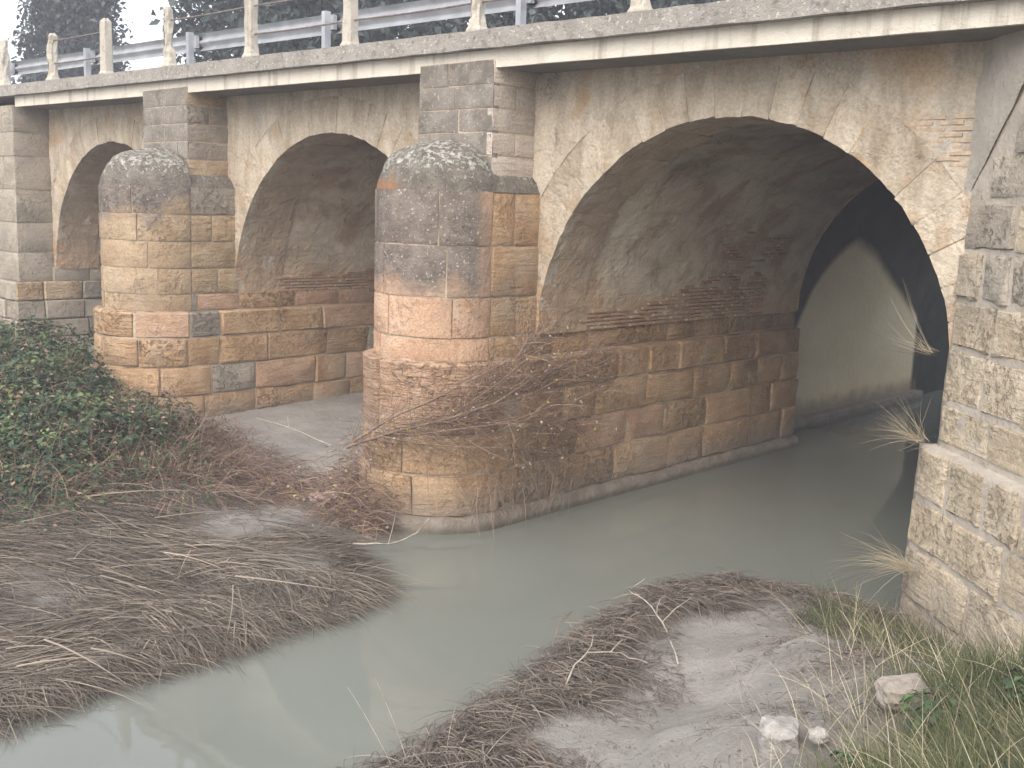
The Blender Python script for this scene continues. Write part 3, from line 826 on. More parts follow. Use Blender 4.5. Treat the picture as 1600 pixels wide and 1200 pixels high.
# ---------------------------------------------------------------- left abutment block
def boxpart(name, x0, x1, y0, y1, z0, z1, mat, parent, bev=0.0):
    V = [(x, y, z) for x in (x0, x1) for y in (y0, y1) for z in (z0, z1)]
    Fc = [(0, 1, 3, 2), (4, 6, 7, 5), (0, 4, 5, 1), (2, 3, 7, 6), (0, 2, 6, 4), (1, 5, 7, 3)]
    o = part(name, V, Fc, mat, parent, False)
    if bev:
        b = o.modifiers.new('bevel', 'BEVEL'); b.width = bev; b.segments = 2
    return o
ab = boxpart('abutment', -32, -23.72, 9.62, 17.0, -0.5, 5.80, M['mortar'], bridge)
fa = lambda s, t, d: (-32 + s, 9.58 - d, t)
fb = lambda s, t, d: (-23.70 + d, 9.58 + s, t)
fp = lambda s, t, d: (-32 + s, 9.45 - d, t)
fq = lambda s, t, d: (-23.56 + d, 9.45 + s, t)
zj = [2.13, 2.75, 3.4, 4.1, 4.8, 5.3, 5.86]
for i in range(6):
    course(fa, 4.6, 8.28, zj[i], zj[i + 1], (0.9, 1.4), ['abut'], ab, gap=0.008, amp=0.012, rnd=0.010, jit=0.005)
    course(fb, 0.0, 0.80, zj[i], zj[i + 1], (0.8, 0.9), ['abut'], ab, gap=0.008, amp=0.010, rnd=0.010, jit=0.005)
for i, (za, zb) in enumerate([(0.3, 0.9), (0.9, 1.3), (1.3, 1.72), (1.72, 2.13)]):
    course(fp, 4.6, 8.42, za, zb, (0.6, 1.0), ['greystone', 'abut'], ab, gap=0.012, amp=0.03, rnd=0.02, depth=0.16)
    course(fq, 0.0, 7.0, za, zb, (0.6, 1.0), ['greystone', 'abut', 'buff'], ab, gap=0.012, amp=0.03, rnd=0.02, depth=0.16)

course(lambda s, t, d: (-23.60 + d, 10.3 + s, t), 0.0, 6.0, 2.12, 2.44, (0.8, 1.2), ['abut'], ab, gap=0.010, amp=0.01, rnd=0.01)
# ---------------------------------------------------------------- right splayed wing wall
dw = Vector((math.cos(R(42)), -math.sin(R(42)), 0)); nw = Vector((dw.y, -dw.x, 0))
w0 = Vector((-3.99, 10.33, 0))
def wmap(off):
    def f(s, t, d):
        bat = 0.030 * (5.6 - t)
        p = w0 + dw * s + nw * (off + d + bat - 0.10); return (p.x, p.y, t)
    return f
def wing_core(name, off, s0, s1, z0, z1, mat, thick=0.6, n=14, m=10, amp=0.02):
    f = wmap(off); V, Fc = [], []
    for i in range(n + 1):
        for j in range(m + 1):
            s = s0 + (s1 - s0) * i / n; t = z0 + (z1 - z0) * j / m
            V.append(f(s, t, fbm(s * 2, t * 2, 9.1, 4) * amp))
    for i in range(n):
        for j in range(m):
            q = i * (m + 1) + j; Fc.append((q, q + m + 1, q + m + 2, q + 1))
    k = len(V)
    for j in range(m + 1): V.append(f(s0, z0 + (z1 - z0) * j / m, -thick))
    for j in range(m): Fc.append((j, j + 1, k + j + 1, k + j))
    k2 = len(V)
    for i in range(n + 1): V.append(f(s0 + (s1 - s0) * i / n, z1, -thick))
    for i in range(n): Fc.append((i * (m + 1) + m, (i + 1) * (m + 1) + m, k2 + i + 1, k2 + i))
    return part(name, V, Fc, mat, bridge)
ww = wing_core('wing_wall', -0.022, 0.0, 5.0, 1.8, 5.75, M['wing_mortar'], n=60, m=48)
wp = wing_core('wing_wall', 0.128, -0.06, 5.0, -0.5, 1.87, M['wing_mortar'], n=60, m=30)
fw = wmap(0.0); fwp = wmap(0.15)
kw = dict(gap=0.035, amp=0.020, rnd=0.014, depth=0.12, n=8, m=7, jit=0.035)
zj = [1.90, 2.31, 2.84, 3.30, 3.76, 4.22]
for i in range(5):
    course(fw, 0.0 if i % 2 else 0.03, 4.9, zj[i], zj[i + 1], (0.42, 0.5) if i == 3 else (0.72, 1.0), ['wing'] if i < 3 else ['wing', 'wing_grey'], ww, **kw)
zj = [-0.3, 0.35, 0.88, 1.36, 1.88]
for i in range(4):
    course(fwp, -0.05, 4.9, zj[i], zj[i + 1], (0.55, 0.95), ['wing'], wp, **kw)
# rendered upper panel with a raking edge, darker crusted stone below the rake
V, Fc = [], []
f = wmap(0.035); n_, m_ = 24, 20
for i in range(n_ + 1):
    s = 3.0 * i / n_
    zl = 4.24 + 1.25 * min(s, 1.1) / 1.0
    for j in range(m_ + 1):
        t = zl + (5.74 - zl) * j / m_ if zl < 5.7 else 5.7 + 0.04 * j / m_
        V.append(f(s, t, fbm(s * 3, t * 3, 2.1, 4) * 0.025 - (0.03 if j == 0 else 0)))
for i in range(n_):
    for j in range(m_):
        q = i * (m_ + 1) + j; Fc.append((q, q + m_ + 1, q + m_ + 2, q + 1))
part('render_panel', V, Fc, M['wing_render'], bridge)
for (a_, b_, c_, d_) in [(0.42, 1.15, 4.24, 4.62), (1.15, 2.0, 4.24, 4.62), (0.74, 1.5, 4.62, 5.0), (1.5, 2.3, 4.62, 5.0), (1.05, 2.0, 5.0, 5.5)]:
    stone('stone', wmap(0.01), a_, b_, c_, d_, M['wing_grey'], ww, gap=0.02, amp=0.02, rnd=0.012)

# ---------------------------------------------------------------- rear passage seen through the main arch
V, Fc = [], []
ry = np.linspace(YB + 0.02, 24.4, 15)
prof = [(-10.02, -0.8), (-10.02, 0.5), (-10.02, 1.4), (-10.02, 2.2)]
prof += [(CX1 + 3.42 * math.cos(math.pi - math.pi * k / 28), 2.2 + 3.42 * math.sin(math.pi * k / 28)) for k in range(1, 28)]
prof += [(-3.18, 2.2), (-3.18, -0.8)]
for (x, z) in prof:
    for y in ry: V.append((x, y, z))
k = len(ry)
for i in range(len(prof) - 1):
    for j in range(k - 1): Fc.append((i * k + j, i * k + j + 1, (i + 1) * k + j + 1, (i + 1) * k + j))
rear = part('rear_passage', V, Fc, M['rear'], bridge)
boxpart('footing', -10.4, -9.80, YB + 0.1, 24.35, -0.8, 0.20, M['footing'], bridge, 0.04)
boxpart('added_dark_gap_wall', -11.2, -10.08, 24.42, 33.0, -0.8, 4.6, M['dark_gap'], bridge, 0.03)  # added wall that keeps the gap at the far end dark
# front lip ring closing the step between both vaults
V, Fc = [], []
for i in range(41):
    a = math.pi * i / 40
    V += [(CX1 + AR * math.cos(a), YB + 0.01, ZS + AR * math.sin(a)), (CX1 + 3.6 * math.cos(a), YB + 0.01, 2.2 + 3.6 * math.sin(a))]
Fc = [(2 * i, 2 * i + 1, 2 * i + 3, 2 * i + 2) for i in range(40)]
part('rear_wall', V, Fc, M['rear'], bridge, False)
# deck over the rear extension
boxpart('deck_extension', -34, 12, 16.9, 24.4, 5.66, 6.05, M['asphalt'], bridge)

# ---------------------------------------------------------------- deck edge
def strip(name, x0, x1, y0, y1, z0, z1, mat, step=0.25, amp=0.0, parent=bridge):
    """long bar following the fall of the road, with a slightly uneven face"""
    n = max(2, int((x1 - x0) / step)); V, Fc = [], []
    for i in range(n + 1):
        x = x0 + (x1 - x0) * i / n; o = zo(x)
        e = lambda k: fbm(x * 2.3, k * 3.1, 0.5, 4) * amp
        V += [(x, y0 + e(1), z0 + o + e(2)), (x, y1, z0 + o), (x, y1, z1 + o), (x, y0 + e(3) + amp * 0.4, z1 + o + e(4)),]
    for i in range(n):
        a = 4 * i
        for (p, q) in ((0, 1), (1, 2), (2, 3), (3, 0)): Fc.append((a + p, a + q, a + 4 + q, a + 4 + p))
    Fc += [(3, 2, 1, 0), (4 * n, 4 * n + 1, 4 * n + 2, 4 * n + 3)]
    return part(name, V, Fc, mat, parent, False)
strip('deck_slab', -23.58, 12, 9.65, 16.9, 5.715, 5.93, M['soffit'], 0.3, 0.004)
strip('fascia', -23.60, 12, 9.60, 9.655, 5.71, 5.922, M['fascia'], 0.3, 0.004)
strip('cornice', -34, 12, 9.47, 10.25, 5.925, 6.145, M['cornice'], 0.12, 0.009)
strip('road', -60, 40, 10.25, 24.3, 5.93, 6.06, M['asphalt'], 2.0)

# ---------------------------------------------------------------- concrete post railing
rail = empty('bridge_railing', (-14.5, 9.62, 6.14)); O = wloc(rail)
tag(rail, 'broken concrete post railing with thin pipe rails along the bridge edge', 'railing')
def post(x, h, broken=0, seed=0):
    V, Fc = [], []; w_ = 0.095; zb = 6.13 + zo(x)
    lev = [(0, w_ * 1.28), (0.05, w_ * 1.25), (0.09, w_ * 1.02)] + [(0.09 + (h - 0.14) * k / 9, w_ * (1.0 - 0.08 * k / 9)) for k in range(1, 10)] + [(h, w_ * 0.35)]
    for li, (z, r) in enumerate(lev):
        for (sx, sy) in ((-1, -.7), (-.7, -1), (0, -1), (.7, -1), (1, -.7), (1, 0), (1, .7), (.7, 1), (0, 1), (-.7, 1), (-1, .7), (-1, 0)):
            q = fbm(x + sx * 2 + seed, sy * 2, z * 5, 3)
            rr = r
            if broken and 0.12 < z < h:
                rr = r * (1 - broken * max(0, 0.4 + 1.1 * fbm(x * 3 + sx * .8, sy * .8, z * 3.4 + seed, 3)) * 0.75)
            V.append((x + sx * rr + q * 0.006, 9.66 + sy * rr, zb + z + (q * 0.03 if li == len(lev) - 1 else 0)))
    for i in range(len(lev) - 1):
        for j in range(12): Fc.append((i * 12 + j, i * 12 + (j + 1) % 12, i * 12 + 12 + (j + 1) % 12, i * 12 + 12 + j))
    Fc.append(tuple(range((len(lev) - 1) * 12, len(lev) * 12)))
    return part('post', V, Fc, M['post'], rail, False)
PX = [-26.7, -24.2, -21.85, -19.58, -17.30, -14.82, -12.36, -9.84, -7.34]
for i, (x, b) in enumerate(zip(PX, [0, 0.5, 0.8, 0, 0.9, 0.25, 0.15, 0.8, 0.7])):
    post(x, 1.02 if i != 2 else 0.94, b, i * 7.7)
def tube(pts, rads, sides=6):
    V, Fc = [], []
    pts = [Vector(p) for p in pts]
    for i, p in enumerate(pts):
        t = (pts[min(i + 1, len(pts) - 1)] - pts[max(i - 1, 0)])
        t = t.normalized() if t.length > 1e-9 else Vector((0, 0, 1))
        u = t.orthogonal().normalized(); v = t.cross(u)
        r = rads[i] if hasattr(rads, '__len__') else rads
        for k in range(sides):
            a = 2 * math.pi * k / sides; V.append(p + u * (r * math.cos(a)) + v * (r * math.sin(a)))
    for i in range(len(pts) - 1):
        for k in range(sides): Fc.append((i * sides + k, i * sides + (k + 1) % sides, (i + 1) * sides + (k + 1) % sides, (i + 1) * sides + k))
    return V, Fc
for (i, j, hh) in [(2, 3, .80), (4, 5, .80), (5, 6, .80), (0, 1, .80), (2, 3, .36), (5, 6, .38), (6, 7, .38), (7, 8, .80), (7, 8, .38)]:
    a, b = PX[i], PX[j]
    V, Fc = tube([(a + (b - a) * k / 4, 9.66, 6.13 + hh + zo(a + (b - a) * k / 4) - 0.012 * math.sin(math.pi * k / 4)) for k in range(5)], 0.013)
    part('pipe_rail', V, Fc, M['rust'], rail)
# bare reinforcement showing at the broken posts
for i in (2, 4, 7, 8):
    x = PX[i]
    V, Fc = tube([(x - 0.05, 9.60, 6.2 + zo(x)), (x - 0.055, 9.59, 6.6 + zo(x)), (x - 0.045, 9.60, 7.12 + zo(x))], 0.008, 5)
    part('reinforcing_bar', V, Fc, M['rust'], rail)

# ---------------------------------------------------------------- steel guardrail
gr = empty('guardrail', (-16, 10.6, 6.06))
tag(gr, 'galvanised steel crash barrier running behind the concrete posts', 'guardrail')
prof = [(0.00, 0.155), (-0.035, 0.135), (-0.075, 0.095), (-0.075, 0.06), (-0.01, 0.02), (0.0, 0.0), (-0.01, -0.02), (-0.075, -0.06), (-0.075, -0.095), (-0.035, -0.135), (0.0, -0.155)]
def rail_piece(x0, x1):
    V, Fc = [], []; k = len(prof)
    for e in (0.0, 0.004):
        for x in (x0, x1):
            for (dy, dz) in prof: V.append((x, 10.70 - dy + e, 6.76 + dz + zo(x)))
    for s_ in (0, 2 * k):
        for i in range(k - 1): Fc.append((s_ + i, s_ + i + 1, s_ + k + i + 1, s_ + k + i))
    part('rail_beam', V, Fc, M['galv'], gr)
gxs = [-34.4, -30.4, -26.35, -22.3, -18.22, -14.15, -9.98, -5.9, -1.8]
for a, b in zip(gxs[:-1], gxs[1:]): rail_piece(a - 0.12, b + 0.12 - 0.02)
for x in gxs:
    z0 = 6.0 + zo(x); V, Fc = [], []
    pf = [(-0.055, -0.04), (0.055, -0.04), (0.055, -0.033), (-0.047, -0.033), (-0.047, 0.033), (0.055, 0.033), (0.055, 0.04), (-0.055, 0.04)]
    for z in (z0, z0 + 0.93):
        for p in pf: V.append((x + p[1] * 1.1, 10.58 + p[0], z))
    for i in range(8): Fc.append((i, (i + 1) % 8, 8 + (i + 1) % 8, 8 + i))
    Fc.append(tuple(range(8, 16)))
    p_ = part('post', V, Fc, M['galv'], gr, False)
    boxpart('spacer', x - 0.05, x + 0.12, 10.632, 10.70, 6.66 + zo(x), 6.88 + zo(x), M['galv'], gr)

# ---------------------------------------------------------------- vegetation builders
def blades(name, root, dirv, length, width, droop, tint, mat, nseg=4, wig=0.0, flat=0.5):
    N = len(root); root = np.asarray(root); dirv = np.asarray(dirv); dirv = dirv / np.linalg.norm(dirv, axis=1, keepdims=True)
    L = np.asarray(length)[:, None]; W = np.asarray(width)[:, None]; D = np.asarray(droop)[:, None]
    side = np.cross(dirv, np.array([0, 0, 1.0])); sl = np.linalg.norm(side, axis=1, keepdims=True); sl[sl < 1e-6] = 1; side /= sl
    up = np.cross(side, dirv)
    tw = RNG.uniform(-1, 1, (N, 1)) * (1 - flat) * 1.4
    wd = side * np.cos(tw) + up * np.sin(tw)
    wg = RNG.uniform(-1, 1, (N, 1)) * wig
    rings = []
    for k in range(nseg + 1):
        t = k / nseg
        c = root + dirv * L * t + np.array([0, 0, -1.0]) * D * L * t * t + side * wg * L * np.sin(t * 3.0)
        w_ = W * (1 - 0.85 * t ** 1.5) * 0.5
        rings.append(c - wd * w_); rings.append(c + wd * w_)
    V = np.stack(rings, 1).reshape(-1, 3); per = 2 * (nseg + 1)
    b = (np.arange(N) * per)[:, None, None]
    q = np.array([[2 * k, 2 * k + 1, 2 * k + 3, 2 * k + 2] for k in range(nseg)])[None]
    me = big_mesh(name, V, (b + q).reshape(-1, 4), 4, mat, np.repeat(np.asarray(tint), per))
    return me

def leaves(name, pos, nrm, along, size, tint, mat, asp=0.55):
    """folded pointed leaves, four triangles each"""
    N = len(pos)
    nrm = nrm / np.linalg.norm(nrm, axis=1, keepdims=True)
    along = along - nrm * (along * nrm).sum(1, keepdims=True); along /= np.linalg.norm(along, axis=1, keepdims=True) + 1e-9
    sd_ = np.cross(nrm, along); S = np.asarray(size)[:, None]
    fold = RNG.uniform(0.05, 0.3, (N, 1)) * S
    v0 = pos; v1 = pos + along * S * 0.45 + sd_ * S * asp * 0.5 + nrm * fold; v2 = pos + along * S; v3 = pos + along * S * 0.45 - sd_ * S * asp * 0.5 + nrm * fold
    v4 = pos + along * S * 0.5
    V = np.stack([v0, v1, v2, v3, v4], 1).reshape(-1, 3)
    b = (np.arange(N) * 5)[:, None, None]
    q = np.array([[0, 1, 4], [1, 2, 4], [2, 3, 4], [3, 0, 4]])[None]
    return big_mesh(name, V, (b + q).reshape(-1, 3), 3, mat, np.repeat(np.asarray(tint), 5))

def rdir(n, zlo=-1, zhi=1):
    z = RNG.uniform(zlo, zhi, n); a = RNG.uniform(0, 2 * np.pi, n); r = np.sqrt(1 - z * z)
    return np.stack([r * np.cos(a), r * np.sin(a), z], 1)

def nz2(x, y, s, seed=0.0):
    return np.array([mnoise.noise(Vector((float(a) * s, float(b) * s, seed))) for a, b in zip(x, y)])

# ---- left bank: flattened muddy reeds in overlapping swathes
rx, ry_, rdx, rdy, rl, rw, rz, rt, rdr = [], [], [], [], [], [], [], [], []
ncl = 1900
cxs = RNG.uniform(-17.5, -7.85, ncl * 4); cys = RNG.uniform(1.2, 9.0, ncl * 4)
dd = poly_dist(cxs, cys)
bare = np.exp(-(((cxs + 10.2) / 1.1) ** 2 + ((cys - 6.6) / 0.55) ** 2)) + 0.9 * sst(nz2(cxs, cys, 0.8, 12.0), 0.08, 0.35)
keep = (dd > 0.02) & (cys < 7.6 - 0.0 * cxs) & (RNG.random(len(cxs)) > bare * 0.97)
cxs, cys, dd = cxs[keep][:ncl], cys[keep][:ncl], dd[keep][:ncl]
swirl = nz2(cxs, cys, 0.45, 3.0)
for x, y, d, sw in zip(cxs, cys, dd, swirl):
    k = 26
    ang = math.atan2(0.80, 0.72) + sw * 1.3 + RNG.normal(0, 0.22)
    if d < 0.7 and y < 6.6: ang -= 0.75 * (1 - d / 0.7)      # ends swing out over the water
    a = ang + RNG.normal(0, 0.22, k) + np.where(RNG.random(k) < 0.2, RNG.normal(0, 0.9, k), 0)
    px = x + RNG.normal(0, 0.16, k) - 0.45 * math.cos(ang); py = y + RNG.normal(0, 0.16, k) - 0.45 * math.sin(ang)
    rx.append(px); ry_.append(py); rdx.append(np.cos(a)); rdy.append(np.sin(a))
    rl.append(RNG.uniform(0.2, 0.95, k)); rw.append(0.003 + 0.011 * RNG.random(k) ** 2); rdr.append(RNG.uniform(0.05, 0.28, k))
    base = RNG.uniform(0.05, 0.6); rt.append(np.clip(base + RNG.normal(0, 0.24, k), 0, 1))
    rz.append(RNG.uniform(0.0, 0.065, k) * (1.8 if RNG.random() < 0.15 else 1))
LE = np.array([(-8.0, 1.0), (-8.0, 3), (-8.06, 4.3), (-8.02, 5.6), (-8.2, 6.75), (-9.0, 7.2), (-10.2, 7.5)])
for _ in range(420):
    i = RNG.integers(0, len(LE) - 1); f_ = RNG.random(); p = LE[i] * (1 - f_) + LE[i + 1] * f_
    k = 16; out = 0.0 if i < 4 else 1.1
    a = RNG.normal(0.35 + out, 0.55) + RNG.normal(0, 0.3, k)
    inn = RNG.uniform(0.0, 0.35); px = p[0] - inn * (1 if i < 4 else 0.3) + RNG.normal(0, 0.08, k); py = p[1] - inn * (0 if i < 4 else 0.8) + RNG.normal(0, 0.12, k)
    rx.append(px); ry_.append(py); rdx.append(np.cos(a)); rdy.append(np.sin(a)); rl.append(RNG.uniform(0.12, 0.5, k)); rw.append(RNG.uniform(0.004, 0.010, k))
    rdr.append(RNG.uniform(0.2, 0.5, k)); rt.append(np.clip(RNG.uniform(0.1, 0.5) + RNG.normal(0, 0.2, k), 0, 1)); rz.append(RNG.uniform(0.0, 0.07, k))
rx, ry_, rdx, rdy, rl, rw, rz, rt, rdr = map(np.concatenate, (rx, ry_, rdx, rdy, rl, rw, rz, rt, rdr))
zz = np.maximum(hz(rx, ry_), 0.0)
root = np.stack([rx, ry_, zz + rz], 1)
tipz = np.maximum(hz(rx + rdx * rl, ry_ + rdy * rl), 0.0) + rz * 0.6
dz = (tipz - root[:, 2]) / rl + rdr + RNG.normal(0, 0.03, len(rl))
me = blades('matted_reeds', root, np.stack([rdx, rdy, dz], 1), rl, rw, rdr, rt, M['reed'], 4, 0.05, 0.3)
tag(link('matted_reeds', me), 'flattened grey brown dead reeds matted with mud on the left bank', 'reeds', kind='stuff')
# loose tan reed stems lying across the mat
n = 70
x = RNG.uniform(-13.5, -8.0, n); y = RNG.uniform(2.2, 7.4, n); ok = poly_dist(x, y) > 0.1; x, y = x[ok], y[ok]; n = len(x)
a = RNG.normal(0.75, 0.6, n)
me = blades('loose_reed_stems', np.stack([x, y, hz(x, y) + RNG.uniform(0.14, 0.28, n)], 1), np.stack([np.cos(a), np.sin(a), RNG.uniform(-0.1, 0.25, n)], 1), RNG.uniform(0.5, 1.3, n), RNG.uniform(0.008, 0.016, n), RNG.uniform(0.05, 0.3, n), RNG.uniform(0.6, 0.95, n), M['reed'], 4, 0.06, 0.2)
tag(link('loose_reed_stems', me), 'scattered tan reed stems lying over the matted reeds', 'reeds', kind='stuff')

# ---- bramble thicket on the left bank
br = empty('bramble_bush', (-15.6, 6.6, 0.6)); OB = wloc(br)
tag(br, 'dark green bramble thicket covering the left bank below the pier', 'bush')
lobes = [(-15.2, 6.4, 0.45, 1.6, 1.25, 0.85), (-16.7, 7.2, 0.5, 1.7, 1.1, 0.85), (-13.8, 7.1, 0.3, 1.4, 0.9, 0.70), (-18.2, 7.6, 0.6, 1.7, 1.3, 0.85), (-13.4, 5.7, 0.3, 1.5, 1.1, 0.72), (-20.0, 7.8, 0.7, 1.9, 1.4, 0.95), (-16.0, 5.2, 0.45, 1.8, 1.3, 1.0), (-19.5, 6.2, 0.6, 2.2, 1.6, 1.1), (-12.3, 6.6, 0.25, 1.0, 0.8, 0.42), (-12.5, 4.9, 0.25, 1.2, 0.9, 0.55), (-14.6, 4.1, 0.3, 1.8, 1.0, 0.8), (-15.4, 7.9, 0.3, 1.2, 0.9, 0.62), (-14.2, 8.1, 0.25, 1.0, 0.7, 0.42), (-13.0, 7.6, 0.2, 0.9, 0.7, 0.35), (-14.6, 7.6, 0.35, 1.3, 0.8, 0.62)]
P_, Nn, Tt, Sz = [], [], [], []
for (x, y, z, ax, ay, az) in lobes:
    n = int(2300 * ax * ay)
    d = rdir(n, -0.15, 1); rad = RNG.uniform(0.72, 1.06, (n, 1)) ** 0.6
    bump = 1 + 0.42 * np.array([mnoise.noise(Vector(tuple(v * 3.3 + x))) for v in d])[:, None]
    p = np.array([x, y, z]) + d * np.array([ax, ay, az]) * rad * bump
    P_.append(p); Nn.append(d * np.array([1 / ax, 1 / ay, 1 / az]) + RNG.normal(0, 0.55, (n, 3)) + np.array([0, 0, 0.6]))
    cl = np.array([mnoise.noise(Vector(tuple(v * 1.9))) for v in p])
    green = sst(-(p[:, 0] + 0.55 * (p[:, 1] - 6)), 11.3, 14.2)
    Tt.append(np.clip(0.44 + 0.75 * cl + RNG.normal(0, 0.17, n) - 0.1 * (1 - green), 0, 1)); Sz.append((0.045 + 0.095 * RNG.random(n) ** 1.8) * (0.5 + 0.5 * green))
P_, Nn, Tt, Sz = map(np.concatenate, (P_, Nn, Tt, Sz))
ok = (P_[:, 2] > np.maximum(hz(P_[:, 0], P_[:, 1]), 0.05)) & (np.hypot(P_[:, 0] + 17.42, P_[:, 1] - 9.5) > 1.22) & (P_[:, 1] < 9.3)
green = sst(-(P_[:, 0] + 0.55 * (P_[:, 1] - 6)), 11.3, 14.2)
ok &= RNG.random(len(P_)) < 0.22 + 0.78 * green
P_, Nn, Tt, Sz = P_[ok], Nn[ok], Tt[ok], Sz[ok]
fo = link('foliage', leaves('foliage', P_ - np.array(OB), Nn, rdir(len(P_)), Sz, Tt, M['bramble'], 0.7), br)
tag(fo, kind='stuff')
sel = RNG.random(len(P_)) < 0.10
dn = int(sel.sum())
tag(link('dead_leaf', leaves('dead_leaf', P_[sel] * 1.0 + np.array([0, 0, 0.03]) - np.array(OB), Nn[sel], rdir(dn), Sz[sel] * 0.9, RNG.uniform(0.2, 0.9, dn), M['twigs'], 0.7), br), kind='stuff')
# arching bramble canes and dead twigs around the edge
n = 8500
li = RNG.integers(0, len(lobes), n); LB = np.array(lobes)
d = rdir(n, 0.0, 1)
rt_ = LB[li, :3] + d * LB[li, 3:] * RNG.uniform(0.75, 1.0, (n, 1))
ok = (rt_[:, 2] > hz(rt_[:, 0], rt_[:, 1])) & (np.hypot(rt_[:, 0] + 17.42, rt_[:, 1] - 9.5) > 1.4) & (rt_[:, 1] < 9.2); rt_ = rt_[ok]; d = d[ok]; n = len(rt_)
me = blades('cane', rt_ - np.array(OB), d + RNG.normal(0, 0.7, (n, 3)), RNG.uniform(0.2, 0.85, n), RNG.uniform(0.003, 0.008, n), RNG.uniform(0.1, 0.6, n), RNG.uniform(0, 1, n) ** 1.2, M['twigs'], 4, 0.1, 0.2)
tag(link('cane', me, br), kind='stuff')
# dead undergrowth between bramble and pier
dsb = empty('dead_undergrowth', (-13.2, 7.6, 0.35)); OD = wloc(dsb)
tag(dsb, 'brown dead undergrowth thinning out between the bramble and the mud floor', 'undergrowth', kind='stuff')
n = 7500
x = RNG.normal(-13.6, 1.2, n); y = RNG.normal(7.6, 0.7, n) - (x + 13.6) * 0.12
ok = (poly_dist(x, y) > 0.15) & (y < 9.2) & (np.hypot(x + 17.42, y - 9.5) > 1.3) & (x > -17) & (x < -10.9); x, y = x[ok], y[ok]; n = len(x)
a = RNG.uniform(0, 2 * np.pi, n)
hgt = np.exp(-((x + 14.3) / 1.5) ** 2)
me = blades('twig', np.stack([x, y, hz(x, y) + RNG.uniform(0, 0.35, n) * hgt], 1) - np.array(OD), np.stack([np.cos(a), np.sin(a), RNG.uniform(-0.1, 1.0, n) * (0.3 + hgt)], 1), RNG.uniform(0.2, 0.55, n), RNG.uniform(0.004, 0.010, n), RNG.uniform(0.1, 0.5, n), np.clip(RNG.normal(0.24, 0.2, n), 0, 1), M['twigs'], 4, 0.12, 0.2)
tag(link('twig', me, dsb), kind='stuff')

# ---- near bank: grey matted dead grass along the water's edge
edge = WPOLY[13:23]
def along_edge(n):
    seg = np.diff(edge, axis=0); L = np.hypot(seg[:, 0], seg[:, 1]); c = np.concatenate([[0], np.cumsum(L)])
    t = RNG.uniform(0, c[-1], n); i = np.clip(np.searchsorted(c, t) - 1, 0, len(L) - 1)
    f_ = (t - c[i]) / L[i]
    return edge[i] + seg[i] * f_[:, None], np.stack([seg[i, 1], -seg[i, 0]], 1) / L[i][:, None]
ncl = 600
ep, en = along_edge(ncl)
rows = []
for p, nn in zip(ep, en):
    inn = -0.1 + RNG.random() ** 1.3 * (0.45 + 1.3 * max(0, mnoise.noise(Vector((p[0] * 1.3, p[1] * 1.3, 5.0)))))
    q = p - nn * 0  # edge point
    # inland direction is away from the water
    tst = poly_dist(np.array([p[0] + nn[0] * 0.2]), np.array([p[1] + nn[1] * 0.2]))[0]
    s_ = 1 if tst > 0 else -1
    q = p + nn * s_ * inn
    k = 34
    ang = math.atan2(nn[1] * s_, nn[0] * s_) + RNG.normal(0.5, 1.0)
    a = ang + RNG.normal(0, 0.55, k)
    rows.append(np.stack([q[0] + RNG.normal(0, 0.09, k), q[1] + RNG.normal(0, 0.09, k), np.cos(a), np.sin(a), RNG.uniform(0.15, 0.5, k), np.clip(RNG.uniform(0.15, 0.6) + RNG.normal(0, 0.2, k), 0, 1), RNG.uniform(0.01, 0.14, k)], 1))
# thin clumps on the mud
for _ in range(520):
    x, y = RNG.uniform(-5.9, -3.0), RNG.uniform(4.6, 9.6)
    if poly_dist(np.array([x]), np.array([y]))[0] < 0.1 or mnoise.noise(Vector((x * 1.6, y * 1.6, 2.0))) < 0.12: continue
    k = 18; a = RNG.uniform(0, 6.28) + RNG.normal(0, 0.7, k)
    rows.append(np.stack([x + RNG.normal(0, 0.10, k), y + RNG.normal(0, 0.10, k), np.cos(a), np.sin(a), RNG.uniform(0.06, 0.24, k), np.clip(RNG.normal(0.3, 0.2, k), 0, 1), RNG.uniform(0.0, 0.04, k)], 1))
Q = np.concatenate(rows)
gzq = np.maximum(hz(Q[:, 0], Q[:, 1]), 0)
me = blades('matted_grass', np.stack([Q[:, 0], Q[:, 1], gzq + Q[:, 6]], 1), np.stack([Q[:, 2], Q[:, 3], RNG.uniform(-0.05, 0.30, len(Q))], 1), Q[:, 4], RNG.uniform(0.004, 0.010, len(Q)), RNG.uniform(0.25, 0.6, len(Q)), Q[:, 5], M['mat'], 4, 0.08, 0.2)
tag(link('matted_grass', me), 'grey mud coated dead grass along the near water edge', 'grass', kind='stuff')

# ---- crumbs of dried mud and small pebbles on the near bank
n = 9000
x = RNG.uniform(-6.2, -2.4, n); y = RNG.uniform(4.4, 10.0, n); d = poly_dist(x, y)
ok = (d > 0.05) & (d < 4.2) & (nz2(x, y, 2.2, 21.0) + RNG.normal(0, 0.25, n) > 0.05); x, y = x[ok], y[ok]; n = len(x)
r_ = 0.004 + 0.020 * RNG.random(n) ** 4
oct_ = np.array([(1, 0, 0), (0, 1, 0), (-1, 0, 0), (0, -1, 0), (0, 0, 0.8), (0, 0, -0.5)])
V = np.stack([x, y, hz(x, y)], 1)[:, None, :] + (oct_[None] + RNG.normal(0, 0.25, (n, 6, 3))) * r_[:, None, None]
q = np.array([[0, 1, 4], [1, 2, 4], [2, 3, 4], [3, 0, 4], [1, 0, 5], [2, 1, 5], [3, 2, 5], [0, 3, 5]])[None]
me = big_mesh('mud_crumbs', V.reshape(-1, 3), ((np.arange(n) * 6)[:, None, None] + q).reshape(-1, 3), 3, M['ground'])
tag(link('mud_crumbs', me), 'crumbs of dried mud and grit strewn over the near bank', 'grit', kind='stuff')

